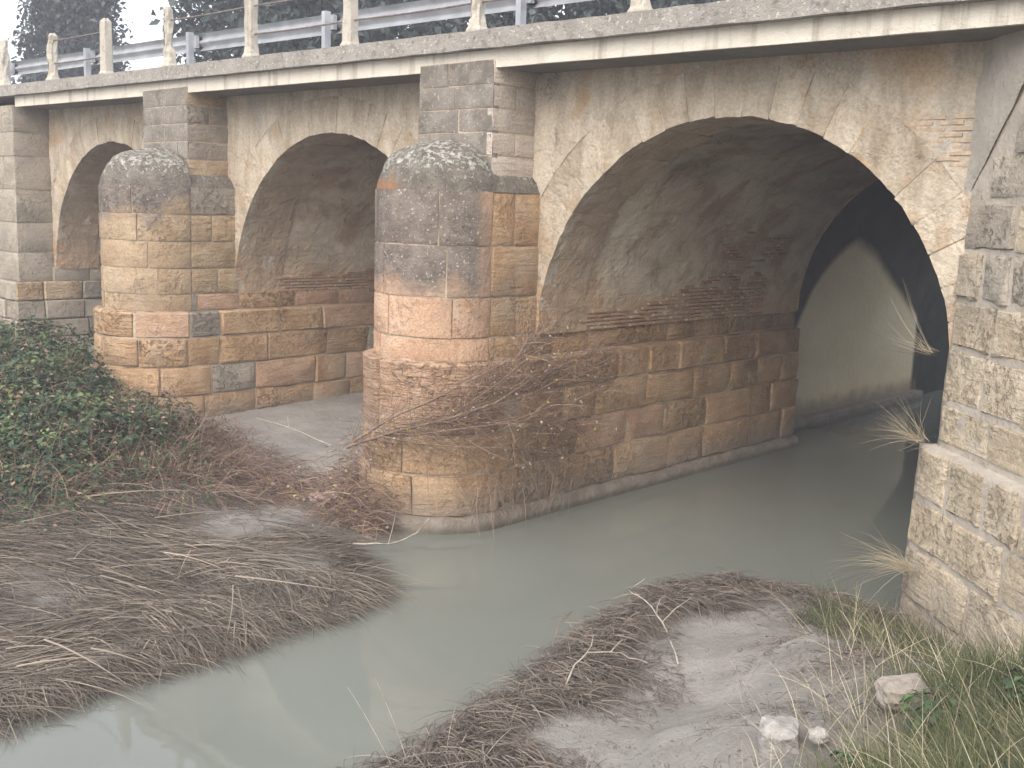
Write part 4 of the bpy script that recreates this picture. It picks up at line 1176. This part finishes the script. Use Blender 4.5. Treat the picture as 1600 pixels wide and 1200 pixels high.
# ---- lower right: yellowing grass slope
n = 90000
x = RNG.uniform(-4.6, 1.0, n); y = RNG.uniform(2.5, 10.2, n)
d = poly_dist(x, y); den = np.maximum(sst(d + 0.5 * nz2(x, y, 0.9, 8.0), 2.45, 3.6) ** 1.3, sst(y + 0.4 * nz2(x, y, 1.1, 4.0), 8.5, 9.5) * sst(d, 0.3, 1.2))
wl = (x - w0.x) * nw.x + (y - w0.y) * nw.y
ok = (RNG.random(n) < den) & (wl > 0.28) & (RNG.random(n) > 1.05 * np.exp(-(((x + 2.85) / 0.42) ** 2 + ((y - 5.75) / 0.5) ** 2))) & (RNG.random(n) > np.exp(-(((x + 2.45) / 0.22) ** 2 + ((y - 6.35) / 0.25) ** 2))); x, y, d = x[ok], y[ok], d[ok]; n = len(x)
cl = nz2(x, y, 1.4, 1.0)
ang = RNG.normal(2.4, 0.9, n) + cl
hgt = 0.45 + 0.35 * sst(d, 2.4, 3.8) + 0.6 * sst(y, 8.0, 9.4)
me = blades('slope_grass', np.stack([x, y, hz(x, y) - 0.02], 1), np.stack([np.cos(ang) * 0.8, np.sin(ang) * 0.8, RNG.uniform(0.5, 1.5, n)], 1), RNG.uniform(0.16, 0.66, n) * hgt, RNG.uniform(0.003, 0.007, n), RNG.uniform(0.1, 0.5, n), np.clip(0.46 + 0.5 * cl + RNG.normal(0, 0.2, n), 0, 1), M['grass'], 4, 0.05, 0.2)
tag(link('slope_grass', me), 'yellow green grass growing on the near slope at lower right', 'grass', kind='stuff')
n = 1000
x = RNG.uniform(-4.3, -0.5, n); y = RNG.uniform(4.0, 10.0, n); d = poly_dist(x, y)
wl = (x - w0.x) * nw.x + (y - w0.y) * nw.y
ok = ((d > 2.4) | ((y > 8.6) & (d > 0.4)) | (RNG.random(n) < 0.06)) & (d > 0.3) & (wl > 0.2); x, y = x[ok], y[ok]; n = len(x); ang = RNG.normal(2.5, 0.8, n)
me = blades('dry_stems', np.stack([x, y, hz(x, y)], 1), np.stack([np.cos(ang), np.sin(ang), RNG.uniform(0.5, 1.6, n)], 1), RNG.uniform(0.35, 0.8, n), RNG.uniform(0.003, 0.006, n), RNG.uniform(0.15, 0.5, n), RNG.uniform(0.3, 1, n), M['straw'], 5, 0.05, 0.2)
tag(link('dry_stems', me), 'pale dry grass stems standing over the near slope', 'grass', kind='stuff')

# ---- dry grass tufts rooted in the wing wall
def tuft(loc, lean, n, L, label, spread=0.4, drp=(0.15, 0.5)):
    o = empty('dry_grass_tuft', loc)
    tag(o, label, 'grass tuft', 'grass tufts on the wing wall')
    r0 = RNG.normal(0, 0.05, (n, 3)) * np.array([1, 1, 0.3])
    dv = np.array(lean) + RNG.normal(0, spread, (n, 3))
    tag(link('blade', blades('blade', r0, dv, RNG.uniform(0.35, 1.0, n) * L, RNG.uniform(0.002, 0.005, n), RNG.uniform(*drp, n), RNG.uniform(0.2, 0.9, n), M['straw'], 5, 0.05, 0.2), o), kind='stuff')
tuft((-4.08, 10.22, 2.78), (-0.9, -0.25, 0.35), 46, 0.62, 'dry straw tuft growing from the upper joint of the wing wall edge', 0.28, (-0.5, 0.1))
tuft((-4.08, 10.12, 1.92), (-0.75, -0.25, 0.6), 110, 0.62, 'grey dry tuft on the wing wall ledge', 0.38, (-0.2, 0.4))
tuft((-3.95, 9.85, 0.72), (-1.0, -0.3, 0.35), 150, 0.85, 'wispy pale grass hanging over the water at the wing wall foot', 0.35, (0.1, 0.6))

# ---- dead shrub tangle lodged against the pier
fpz, pa, pb, pc_ = path_map(-10.2, 9.5, 1.02, YF + 0.3, YB)
def pier_pt(s, off, z):
    return np.array(fpz(s, z, off))
sh = empty('dead_branch_tangle', (-9.2, 9.0, 0.9)); OS = np.array(wloc(sh))
tag(sh, 'tangle of dead brown branches lodged against the middle pier', 'dead branches')
def branch_path(s0, z0, o0, s1, z1, o1, k=7, sag=0.0, wob=0.06):
    pts = []
    for i in range(k + 1):
        t = i / k
        p = pier_pt(s0 + (s1 - s0) * t, o0 + (o1 - o0) * t + 0.08 * math.sin(t * math.pi), z0 + (z1 - z0) * t + sag * math.sin(t * math.pi))
        pts.append(p + RNG.normal(0, wob, 3) * (0.15 + t) * 0.5)
    return pts
mains = []
sN = pa + (pb - pa) * 0.5      # front of the nose
for (ds0, z0, o0, ds1, z1, o1, r) in [(-0.35, 0.95, 0.25, 2.6, 2.15, 0.35, 0.022), (-0.1, 1.1, 0.3, 1.9, 2.45, 0.25, 0.016), (0.1, 1.2, 0.2, 3.3, 1.75, 0.45, 0.014),
                                   (0.4, 1.35, 0.3, 3.6, 2.05, 0.3, 0.013), (0.6, 1.5, 0.2, 3.0, 1.25, 0.4, 0.012), (0.9, 1.5, 0.3, 2.2, 2.6, 0.25, 0.011),
                                   (0.3, 1.25, 0.35, 2.8, 0.85, 0.3, 0.012), (1.2, 1.7, 0.2, 3.5, 2.25, 0.3, 0.010), (0.9, 1.3, 0.3, 1.7, 0.25, 0.35, 0.010), (1.6, 1.2, 0.3, 2.2, 0.05, 0.3, 0.008), (2.1, 1.3, 0.3, 2.5, 0.0, 0.25, 0.007)]:
    pts = branch_path(sN + ds0, z0, o0, sN + ds1, z1, o1, sag=RNG.uniform(-0.02, 0.12))
    mains.append(pts)
    V, Fc = tube([p - OS for p in pts], list(np.linspace(r, r * 0.35, len(pts))), 5)
    link('branch', mesh('branch', V, Fc, M['branch']), sh)
tr, td = [], []
for pts in mains[:8]:
    for _ in range(420):
        i = RNG.integers(1, len(pts)); f_ = RNG.random()
        p = pts[i - 1] * (1 - f_) + pts[i] * f_
        d = (pts[i] - pts[i - 1]); d = d / np.linalg.norm(d)
        tr.append(p + RNG.normal(0, 0.05, 3)); td.append(d * 0.9 + RNG.normal(0, 0.6, 3))
tr, td = np.array(tr), np.array(td); n = len(tr)
tag(link('twig', blades('twig', tr - OS, td, RNG.uniform(0.15, 0.75, n), RNG.uniform(0.003, 0.006, n), RNG.uniform(-0.1, 0.4, n), np.clip(RNG.normal(0.38, 0.25, n), 0, 1), M['twigs'], 5, 0.1, 0.2), sh), kind='stuff')
tip = tr + td / np.linalg.norm(td, axis=1, keepdims=True) * RNG.uniform(0.1, 0.55, (n, 1))
sel = RNG.random(n) < 0.16
lp = tip[sel]; n = len(lp)
tag(link('leaf', leaves('leaf', lp - OS, rdir(n), rdir(n, -1, 0), RNG.uniform(0.02, 0.05, n), np.where(RNG.random(n) < 0.14, 0.95, RNG.uniform(0, 0.7, n)), M['deadleaf'], 0.6), sh), kind='stuff')
# hanging roots and stems over the wall down to the water
n = 150
ss = sN + RNG.uniform(0.7, 3.0, n)
r0 = np.array([pier_pt(s, RNG.uniform(0.05, 0.3), RNG.uniform(0.5, 1.3)) for s in ss])
tag(link('hanging_stem', blades('hanging_stem', r0 - OS, np.array([0.1, 0, -1.0]) + RNG.normal(0, 0.35, (n, 3)), RNG.uniform(0.2, 0.75, n), RNG.uniform(0.004, 0.008, n), RNG.uniform(0, 0.4, n), RNG.uniform(0.4, 1, n), M['twigs'], 5, 0.1, 0.2), sh), kind='stuff')

# brushwood heap left of the nose
hp = empty('brushwood_heap', (-10.9, 8.4, 0.3)); OH = np.array(wloc(hp))
tag(hp, 'heap of reddish brown brushwood and dead grass at the foot of the middle pier', 'brushwood')
n = 3800
s = RNG.uniform(pa - 0.1, sN + 0.35, n); off = np.abs(RNG.normal(0.0, 0.34, n)) + 0.05
z = np.abs(RNG.normal(0, 0.36, n)) * np.clip(1.2 - off * 0.9, 0.2, 1.2)
r0 = np.array([pier_pt(a, b, c) for a, b, c in zip(s, off, z)])
x2 = RNG.normal(-12.0, 0.55, 1600); y2 = RNG.normal(8.3, 0.38, 1600); ok = poly_dist(x2, y2) > -0.15
r2 = np.stack([x2, y2, np.maximum(hz(x2, y2), 0) + np.abs(RNG.normal(0, 0.12, 1600))], 1)[ok]
r0 = np.concatenate([r0, r2]); n = len(r0)
tag(link('twig', blades('twig', r0 - OH, rdir(n, -0.35, 0.5) + np.array([0.25, 0.2, 0]), RNG.uniform(0.15, 0.5, n), RNG.uniform(0.004, 0.010, n), RNG.uniform(0, 0.5, n), np.clip(RNG.normal(0.42, 0.25, n), 0, 1), M['twigs'], 4, 0.12, 0.2), hp), kind='stuff')
lp = r0[RNG.random(n) < 0.03] + np.array([0, 0, 0.06]); n = len(lp)
tag(link('leaf', leaves('leaf', lp - OH, rdir(n, 0, 1), rdir(n), RNG.uniform(0.03, 0.07, n), RNG.uniform(0.3, 0.85, n), M['deadleaf'], 0.6), hp), kind='stuff')

# ---------------------------------------------------------------- single branches, stones, litter
def dead_branch(pts, r, label, mat, twigs, group=None):
    base = Vector(pts[0]); o = empty('dead_branch', base); tag(o, label, 'branch', group)
    P = [Vector(p) - base for p in pts]
    # refine with a little crookedness
    Q = []
    for i in range(len(P) - 1):
        for k in range(3):
            t = k / 3; Q.append(P[i].lerp(P[i + 1], t) + Vector(RNG.normal(0, 0.008, 3)))
    Q.append(P[-1])
    V, Fc = tube(Q, list(np.linspace(r, r * 0.4, len(Q))), 6); link('limb', mesh('limb', V, Fc, mat), o)
    for (i, d, L) in twigs:
        q = Q[i]; d = Vector(d).normalized()
        V, Fc = tube([q, q + d * L * 0.5 + Vector(RNG.normal(0, 0.012, 3)), q + d * L], [r * 0.6, r * 0.45, r * 0.2], 5)
        link('twig', mesh('twig', V, Fc, mat), o)
dead_branch([(-9.55, 7.55, 0.10), (-9.25, 7.85, 0.10), (-9.05, 8.05, 0.22), (-8.95, 8.2, 0.42)], 0.012, 'thin bleached branch reaching out of the water at the reed tip', M['pale_branch'], [(3, (0.1, 0.2, 1), 0.4), (5, (0.6, 0.3, 0.4), 0.2), (7, (0.5, 0, 0.6), 0.16)])
dead_branch([(-5.10, 6.10, 0.20), (-5.30, 6.50, 0.30), (-5.33, 6.70, 0.34), (-5.15, 6.95, 0.33), (-4.95, 7.05, 0.28)], 0.009, 'pale forked branch lying over the matted grass at the water edge', M['pale_branch'], [(6, (-0.2, 0.6, 0.5), 0.18), (8, (0.1, 0.8, 0.5), 0.16)])
dead_branch([(-4.80, 7.30, 0.24), (-5.25, 7.75, 0.28), (-5.65, 8.05, 0.33), (-5.92, 8.10, 0.42), (-5.86, 8.22, 0.50)], 0.009, 'bleached curved branch pointing over the water from the mud bank', M['pale_branch'], [(4, (0.1, 0.9, 0.35), 0.42), (5, (0.0, 0.3, 0.9), 0.16), (8, (-0.5, -0.3, 0.3), 0.1)])
dead_branch([(-5.95, 7.0, 0.12), (-6.02, 7.12, 0.26), (-5.92, 7.2, 0.42)], 0.006, 'small dark upright twig with side shoots at the water edge', M['twig'], [(2, (-0.5, 0.3, 0.5), 0.14), (4, (0.5, 0.3, 0.6), 0.14), (5, (-0.4, 0, 0.7), 0.1)])
dead_branch([(-12.3, 9.3, 0.55), (-12.9, 9.0, 0.75), (-13.6, 8.9, 0.8)], 0.010, 'grey stick poking from the undergrowth onto the mud floor', M['pale_branch'], [(3, (-0.2, 0.1, 0.8), 0.25)])

def rock(name, loc, size, mat, label, cat, rough=0.16, box=0.0, rot=0.0):
    V, Fc = [], []; n_ = 18; m_ = 10; seed = random.uniform(0, 50)
    for j in range(m_ + 1):
        th = math.pi * j / m_
        for i in range(n_):
            ph = 2 * math.pi * i / n_
            d = Vector((math.sin(th) * math.cos(ph), math.sin(th) * math.sin(ph), math.cos(th)))
            mx = max(abs(d.x), abs(d.y), abs(d.z))
            q = 1 * (1 - box) + box * min(1 / mx, 1.45)
            q *= 1 + rough * mnoise.fractal(d * 1.6 + Vector((seed, 0, 0)), 1, 2, 4)
            V.append((d.x * q * size[0], d.y * q * size[1], d.z * q * size[2]))
    for j in range(m_):
        for i in range(n_): Fc.append((j * n_ + i, j * n_ + (i + 1) % n_, (j + 1) * n_ + (i + 1) % n_, (j + 1) * n_ + i))
    o = link(name, mesh(name, V, Fc, mat, False), None, loc); o.rotation_euler = (0.15, -0.1, rot)
    return tag(o, label, cat)
rock('stone_block', (-3.10, 5.92, 0.70), (0.125, 0.13, 0.12), M['white_rock'], 'squarish white stone block half sunk in the near mud', 'stone', 0.12, 0.85, 0.5)
rock('pebble', (-2.84, 5.93, 0.82), (0.065, 0.05, 0.05), M['white_rock'], 'small rounded white stone beside the square block', 'stone', 0.2, 0.1, 0.3)
rock('flat_rock', (-2.57, 6.5, 1.02), (0.17, 0.11, 0.09), M['grey_rock'], 'flat grey stone slab lying in the slope grass', 'stone', 0.2, 0.6, 0.9)
rock('pebble', (-5.0, 9.7, 0.17), (0.07, 0.05, 0.04), M['grey_rock'], 'pale pebble on the grass hummock at the water edge', 'stone', 0.2, 0.1, 0.9)
# crumpled litter
V, Fc = [], []; n_, m_ = 14, 8
for i in range(n_ + 1):
    for j in range(m_ + 1):
        u, v = i / n_ - 0.5, j / m_ - 0.5
        V.append((u * 0.42, v * 0.2 + 0.03 * math.sin(u * 9), 0.07 + 0.09 * fbm(u * 6, v * 6, 3.3, 4) - 0.14 * v * v))
for i in range(n_):
    for j in range(m_):
        q = i * (m_ + 1) + j; Fc.append((q, q + m_ + 1, q + m_ + 2, q + 1))
rg = link('plastic_rag', mesh('plastic_rag', V, Fc, M['rag']), None, (-11.25, 8.42, 0.12)); rg.rotation_euler = (0.1, -0.15, 0.7)
tag(rg, 'dirty pale pink scrap of plastic at the edge of the inlet', 'litter')

# upright dry stalks along the bottom edge
def stalk(base, top, bend, r, label):
    o_ = Vector(base); d = Vector(top) - o_
    pts = [d * t + Vector(bend) * (t * t) for t in np.linspace(0, 1, 7)]
    V, Fc = tube(pts, list(np.linspace(r, r * 0.3, 7)), 5)
    o = link('dry_stalk', mesh('dry_stalk', V, Fc, M['pale_branch']), None, base)
    return tag(o, label, 'stalk', 'dry stalks on the near bank')
stalk((-5.26, 4.60, 0.0), (-5.50, 4.42, 0.70), (-0.07, -0.05, 0.0), 0.005, 'leftmost dry stalk bending over the water at the bottom edge')
stalk((-5.20, 4.66, 0.02), (-5.36, 4.55, 0.78), (-0.06, -0.06, 0), 0.005, 'tallest dry stalk just right of the leftmost one at the bottom')
stalk((-5.02, 4.80, 0.15), (-5.03, 4.82, 0.62), (0.04, 0.04, 0), 0.004, 'straight dry stalk left of the matted grass at the bottom')
stalk((-4.86, 4.98, 0.15), (-4.80, 5.06, 0.44), (0.08, 0.07, 0), 0.004, 'short curved dry stalk in the matted grass at the bottom')
stalk((-3.33, 6.16, 0.62), (-3.55, 6.05, 1.12), (-0.05, -0.05, 0.0), 0.004, 'long pale stalk leaning over the bare mud')
stalk((-2.95, 5.72, 0.72), (-3.22, 5.60, 1.02), (-0.08, -0.06, 0), 0.004, 'thin stalk leaning in front of the white block')
stalk((-2.62, 5.85, 0.85), (-2.56, 5.95, 1.22), (0.05, 0.04, 0), 0.004, 'upright pale stalk between the white block and the slope grass')
# broad leaved weeds in the slope grass
for (x, y, r_, lb) in [(-2.27, 6.3, 0.20, 'low green leafy weed behind the flat stone in the slope grass'), (-1.75, 6.6, 0.22, 'green leafy weed at the right edge of the slope'), (-2.35, 5.5, 0.16, 'small green leafy weed at the bottom of the slope')]:
    o = empty('weed', (x, y, float(hz(x, y)))); tag(o, lb, 'weed')
    n = 150; d = rdir(n, 0.05, 0.9); p = d * r_ * RNG.uniform(0.2, 1.0, (n, 1))
    tag(link('foliage', leaves('foliage', p, d + np.array([0, 0, 0.8]) + RNG.normal(0, 0.3, (n, 3)), d, RNG.uniform(0.04, 0.09, n), np.clip(RNG.normal(0.45, 0.2, n), 0, 1), M['bramble'], 0.6), o), kind='stuff')
    tag(link('stem', blades('stem', np.zeros((14, 3)), rdir(14, 0.3, 1), RNG.uniform(0.1, r_, 14), np.full(14, 0.006), np.full(14, 0.1), np.full(14, 0.3), M['grass']), o), kind='stuff')

# ---------------------------------------------------------------- trees beyond the road
def tree(loc, h, lobes_, nleaf, label, trunk_r=0.25):
    o = empty('tree', loc); tag(o, label, 'tree', 'trees beyond the bridge')
    V, Fc = tube([(0, 0, -1), (0.1, 0, h * 0.3), (0.0, 0.1, h * 0.6), (0.1, 0, h * 0.85)], [trunk_r * 1.3, trunk_r, trunk_r * 0.7, trunk_r * 0.2], 8)
    tk = link('trunk', mesh('trunk', V, Fc, M['bark']), o)
    for k in range(7):
        a = k * 2.4; z0 = h * (0.25 + 0.08 * k); L = h * 0.18
        V, Fc = tube([(0, 0, z0), (math.cos(a) * L * .5, math.sin(a) * L * .5, z0 + L * .3), (math.cos(a) * L, math.sin(a) * L, z0 + L * .5)], [trunk_r * .45, trunk_r * .3, trunk_r * .1], 5)
        link('limb', mesh('limb', V, Fc, M['bark']), tk)
    P, N_, T = [], [], []
    tot = sum(l[3] * l[4] for l in lobes_)
    for (x, y, z, a, b, c) in lobes_:
        n = int(1.5 * nleaf * a * b / tot)
        cc = rdir(max(8, n // 26), -0.6, 1); cc = np.array([x, y, z]) + cc * np.array([a, b, c]) * RNG.uniform(0.55, 1.03, (len(cc), 1))
        i = RNG.integers(0, len(cc), n)
        p = cc[i] + RNG.normal(0, 0.36, (n, 3)) * (0.5 + 0.1 * a)
        P.append(p); N_.append(rdir(n) + np.array([0, 0, 0.7])); T.append(np.clip(RNG.random(len(cc))[i] * 0.7 + RNG.normal(0.15, 0.15, n), 0, 1))
    P, N_, T = map(np.concatenate, (P, N_, T)); n = len(P)
    tag(link('crown', leaves('crown', P, N_, rdir(n), RNG.uniform(0.18, 0.40, n), T, M['treeleaf'], 0.6), o), kind='stuff')
tree((-51.2, 23.6, 5.5), 10, [(0, 0, 4.6, 2.3, 2.3, 3.4), (-1.9, 0.9, 2.6, 2.1, 2.0, 2.4), (1.5, -0.4, 3.0, 1.8, 1.8, 2.5), (0.2, 0, 7.6, 1.9, 1.9, 2.4)], 15000, 'large rounded dark tree at far left behind the posts')
tree((-56.2, 23.4, 4.6), 4.5, [(0, 0, 2.9, 1.5, 1.5, 1.9)], 4000, 'low tree at the far left edge of the tree line')
tree((-35.4, 24.0, 5.0), 11, [(0, 0, 5.0, 3.5, 3.5, 4.0), (0, 0, 8.5, 3.0, 3, 3.0), (2.5, 0, 3.5, 3.0, 3, 2.8)], 15000, 'dark tree right of the gap of sky behind the posts')
tree((-30.5, 24.0, 4.0), 11, [(0, 0, 5.5, 4.2, 4, 4.4), (0.5, 0, 9.0, 3.2, 3, 2.8)], 13000, 'dense dark tree behind the crash barrier left of centre')
tree((-23.5, 27.0, 2.0), 11, [(0, 0, 6.5, 4.2, 4, 4.2), (0.5, 0, 9.5, 3.2, 3, 2.6)], 12000, 'dense tree behind the crash barrier above the middle arch')
tree((-16.5, 28.5, 2.0), 10, [(0, 0, 6.0, 4.2, 4, 3.8), (0.5, 0, 8.2, 3.0, 3, 2.4)], 10000, 'tree behind the crash barrier above the middle pier')
tree((-13.0, 40, 2.0), 9.5, [(0, 0, 5.4, 4.2, 4, 3.6), (-1, 0, 3.0, 3.6, 3, 2.4)], 10000, 'tree beyond the bridge above the main arch')
def shrub(loc, a, b, c, n, label):
    o = empty('shrub', loc); tag(o, label, 'shrub', 'shrubs beyond the bridge')
    V, Fc = tube([(0, 0, -0.3), (0.1, 0, c * 0.6), (0, 0.1, c)], [0.07, 0.05, 0.02], 6); link('stem', mesh('stem', V, Fc, M['bark']), o)
    d = rdir(n, -0.2, 1); p = d * np.array([a, b, c]) * RNG.uniform(0.5, 1.0, (n, 1)) ** 0.5
    tag(link('foliage', leaves('foliage', p, d + RNG.normal(0, 0.5, (n, 3)), rdir(n), RNG.uniform(0.10, 0.22, n), np.clip(RNG.normal(0.35, 0.25, n), 0, 1), M['treeleaf'], 0.6), o), kind='stuff')
shrub((-9.0, 37.0, 0.3), 3.4, 2.0, 4.2, 6000, 'dark shrub seen at the far end of the main arch')
for i, (x, lb) in enumerate([(-44.5, 'low roadside shrub under the gap of sky'), (-34.0, 'low roadside shrub left of the third guardrail post'), (-27.0, 'low roadside shrub behind the middle of the guardrail'), (-20.0, 'low roadside shrub at the right end of the visible guardrail')]):
    shrub((x, 21.2 + (i % 2), 5.9), 3.4, 1.4, 1.9, 3500, lb)

# ---------------------------------------------------------------- thin air haze
V = [(x, y, z) for x in (-75, 25) for y in (-12, 45) for z in (-1.8, 18.5)]
hzb = part('haze', V, [(0, 1, 3, 2), (4, 6, 7, 5), (0, 4, 5, 1), (2, 3, 7, 6), (0, 2, 6, 4), (1, 5, 7, 3)], None, None, False)
hm = bpy.data.materials.new('thin_haze'); hm.use_nodes = True; hm.node_tree.nodes.clear()
ho = hm.node_tree.nodes.new('ShaderNodeOutputMaterial'); pv = hm.node_tree.nodes.new('ShaderNodeVolumePrincipled')
pv.inputs['Color'].default_value = (0.86, 0.89, 1.0, 1); pv.inputs['Density'].default_value = 0.0032; pv.inputs['Anisotropy'].default_value = 0.0
hm.node_tree.links.new(pv.outputs[0], ho.inputs['Volume']); hzb.data.materials.append(hm)
tag(hzb, 'thin pale morning haze in the air around the bridge', 'haze', kind='stuff')
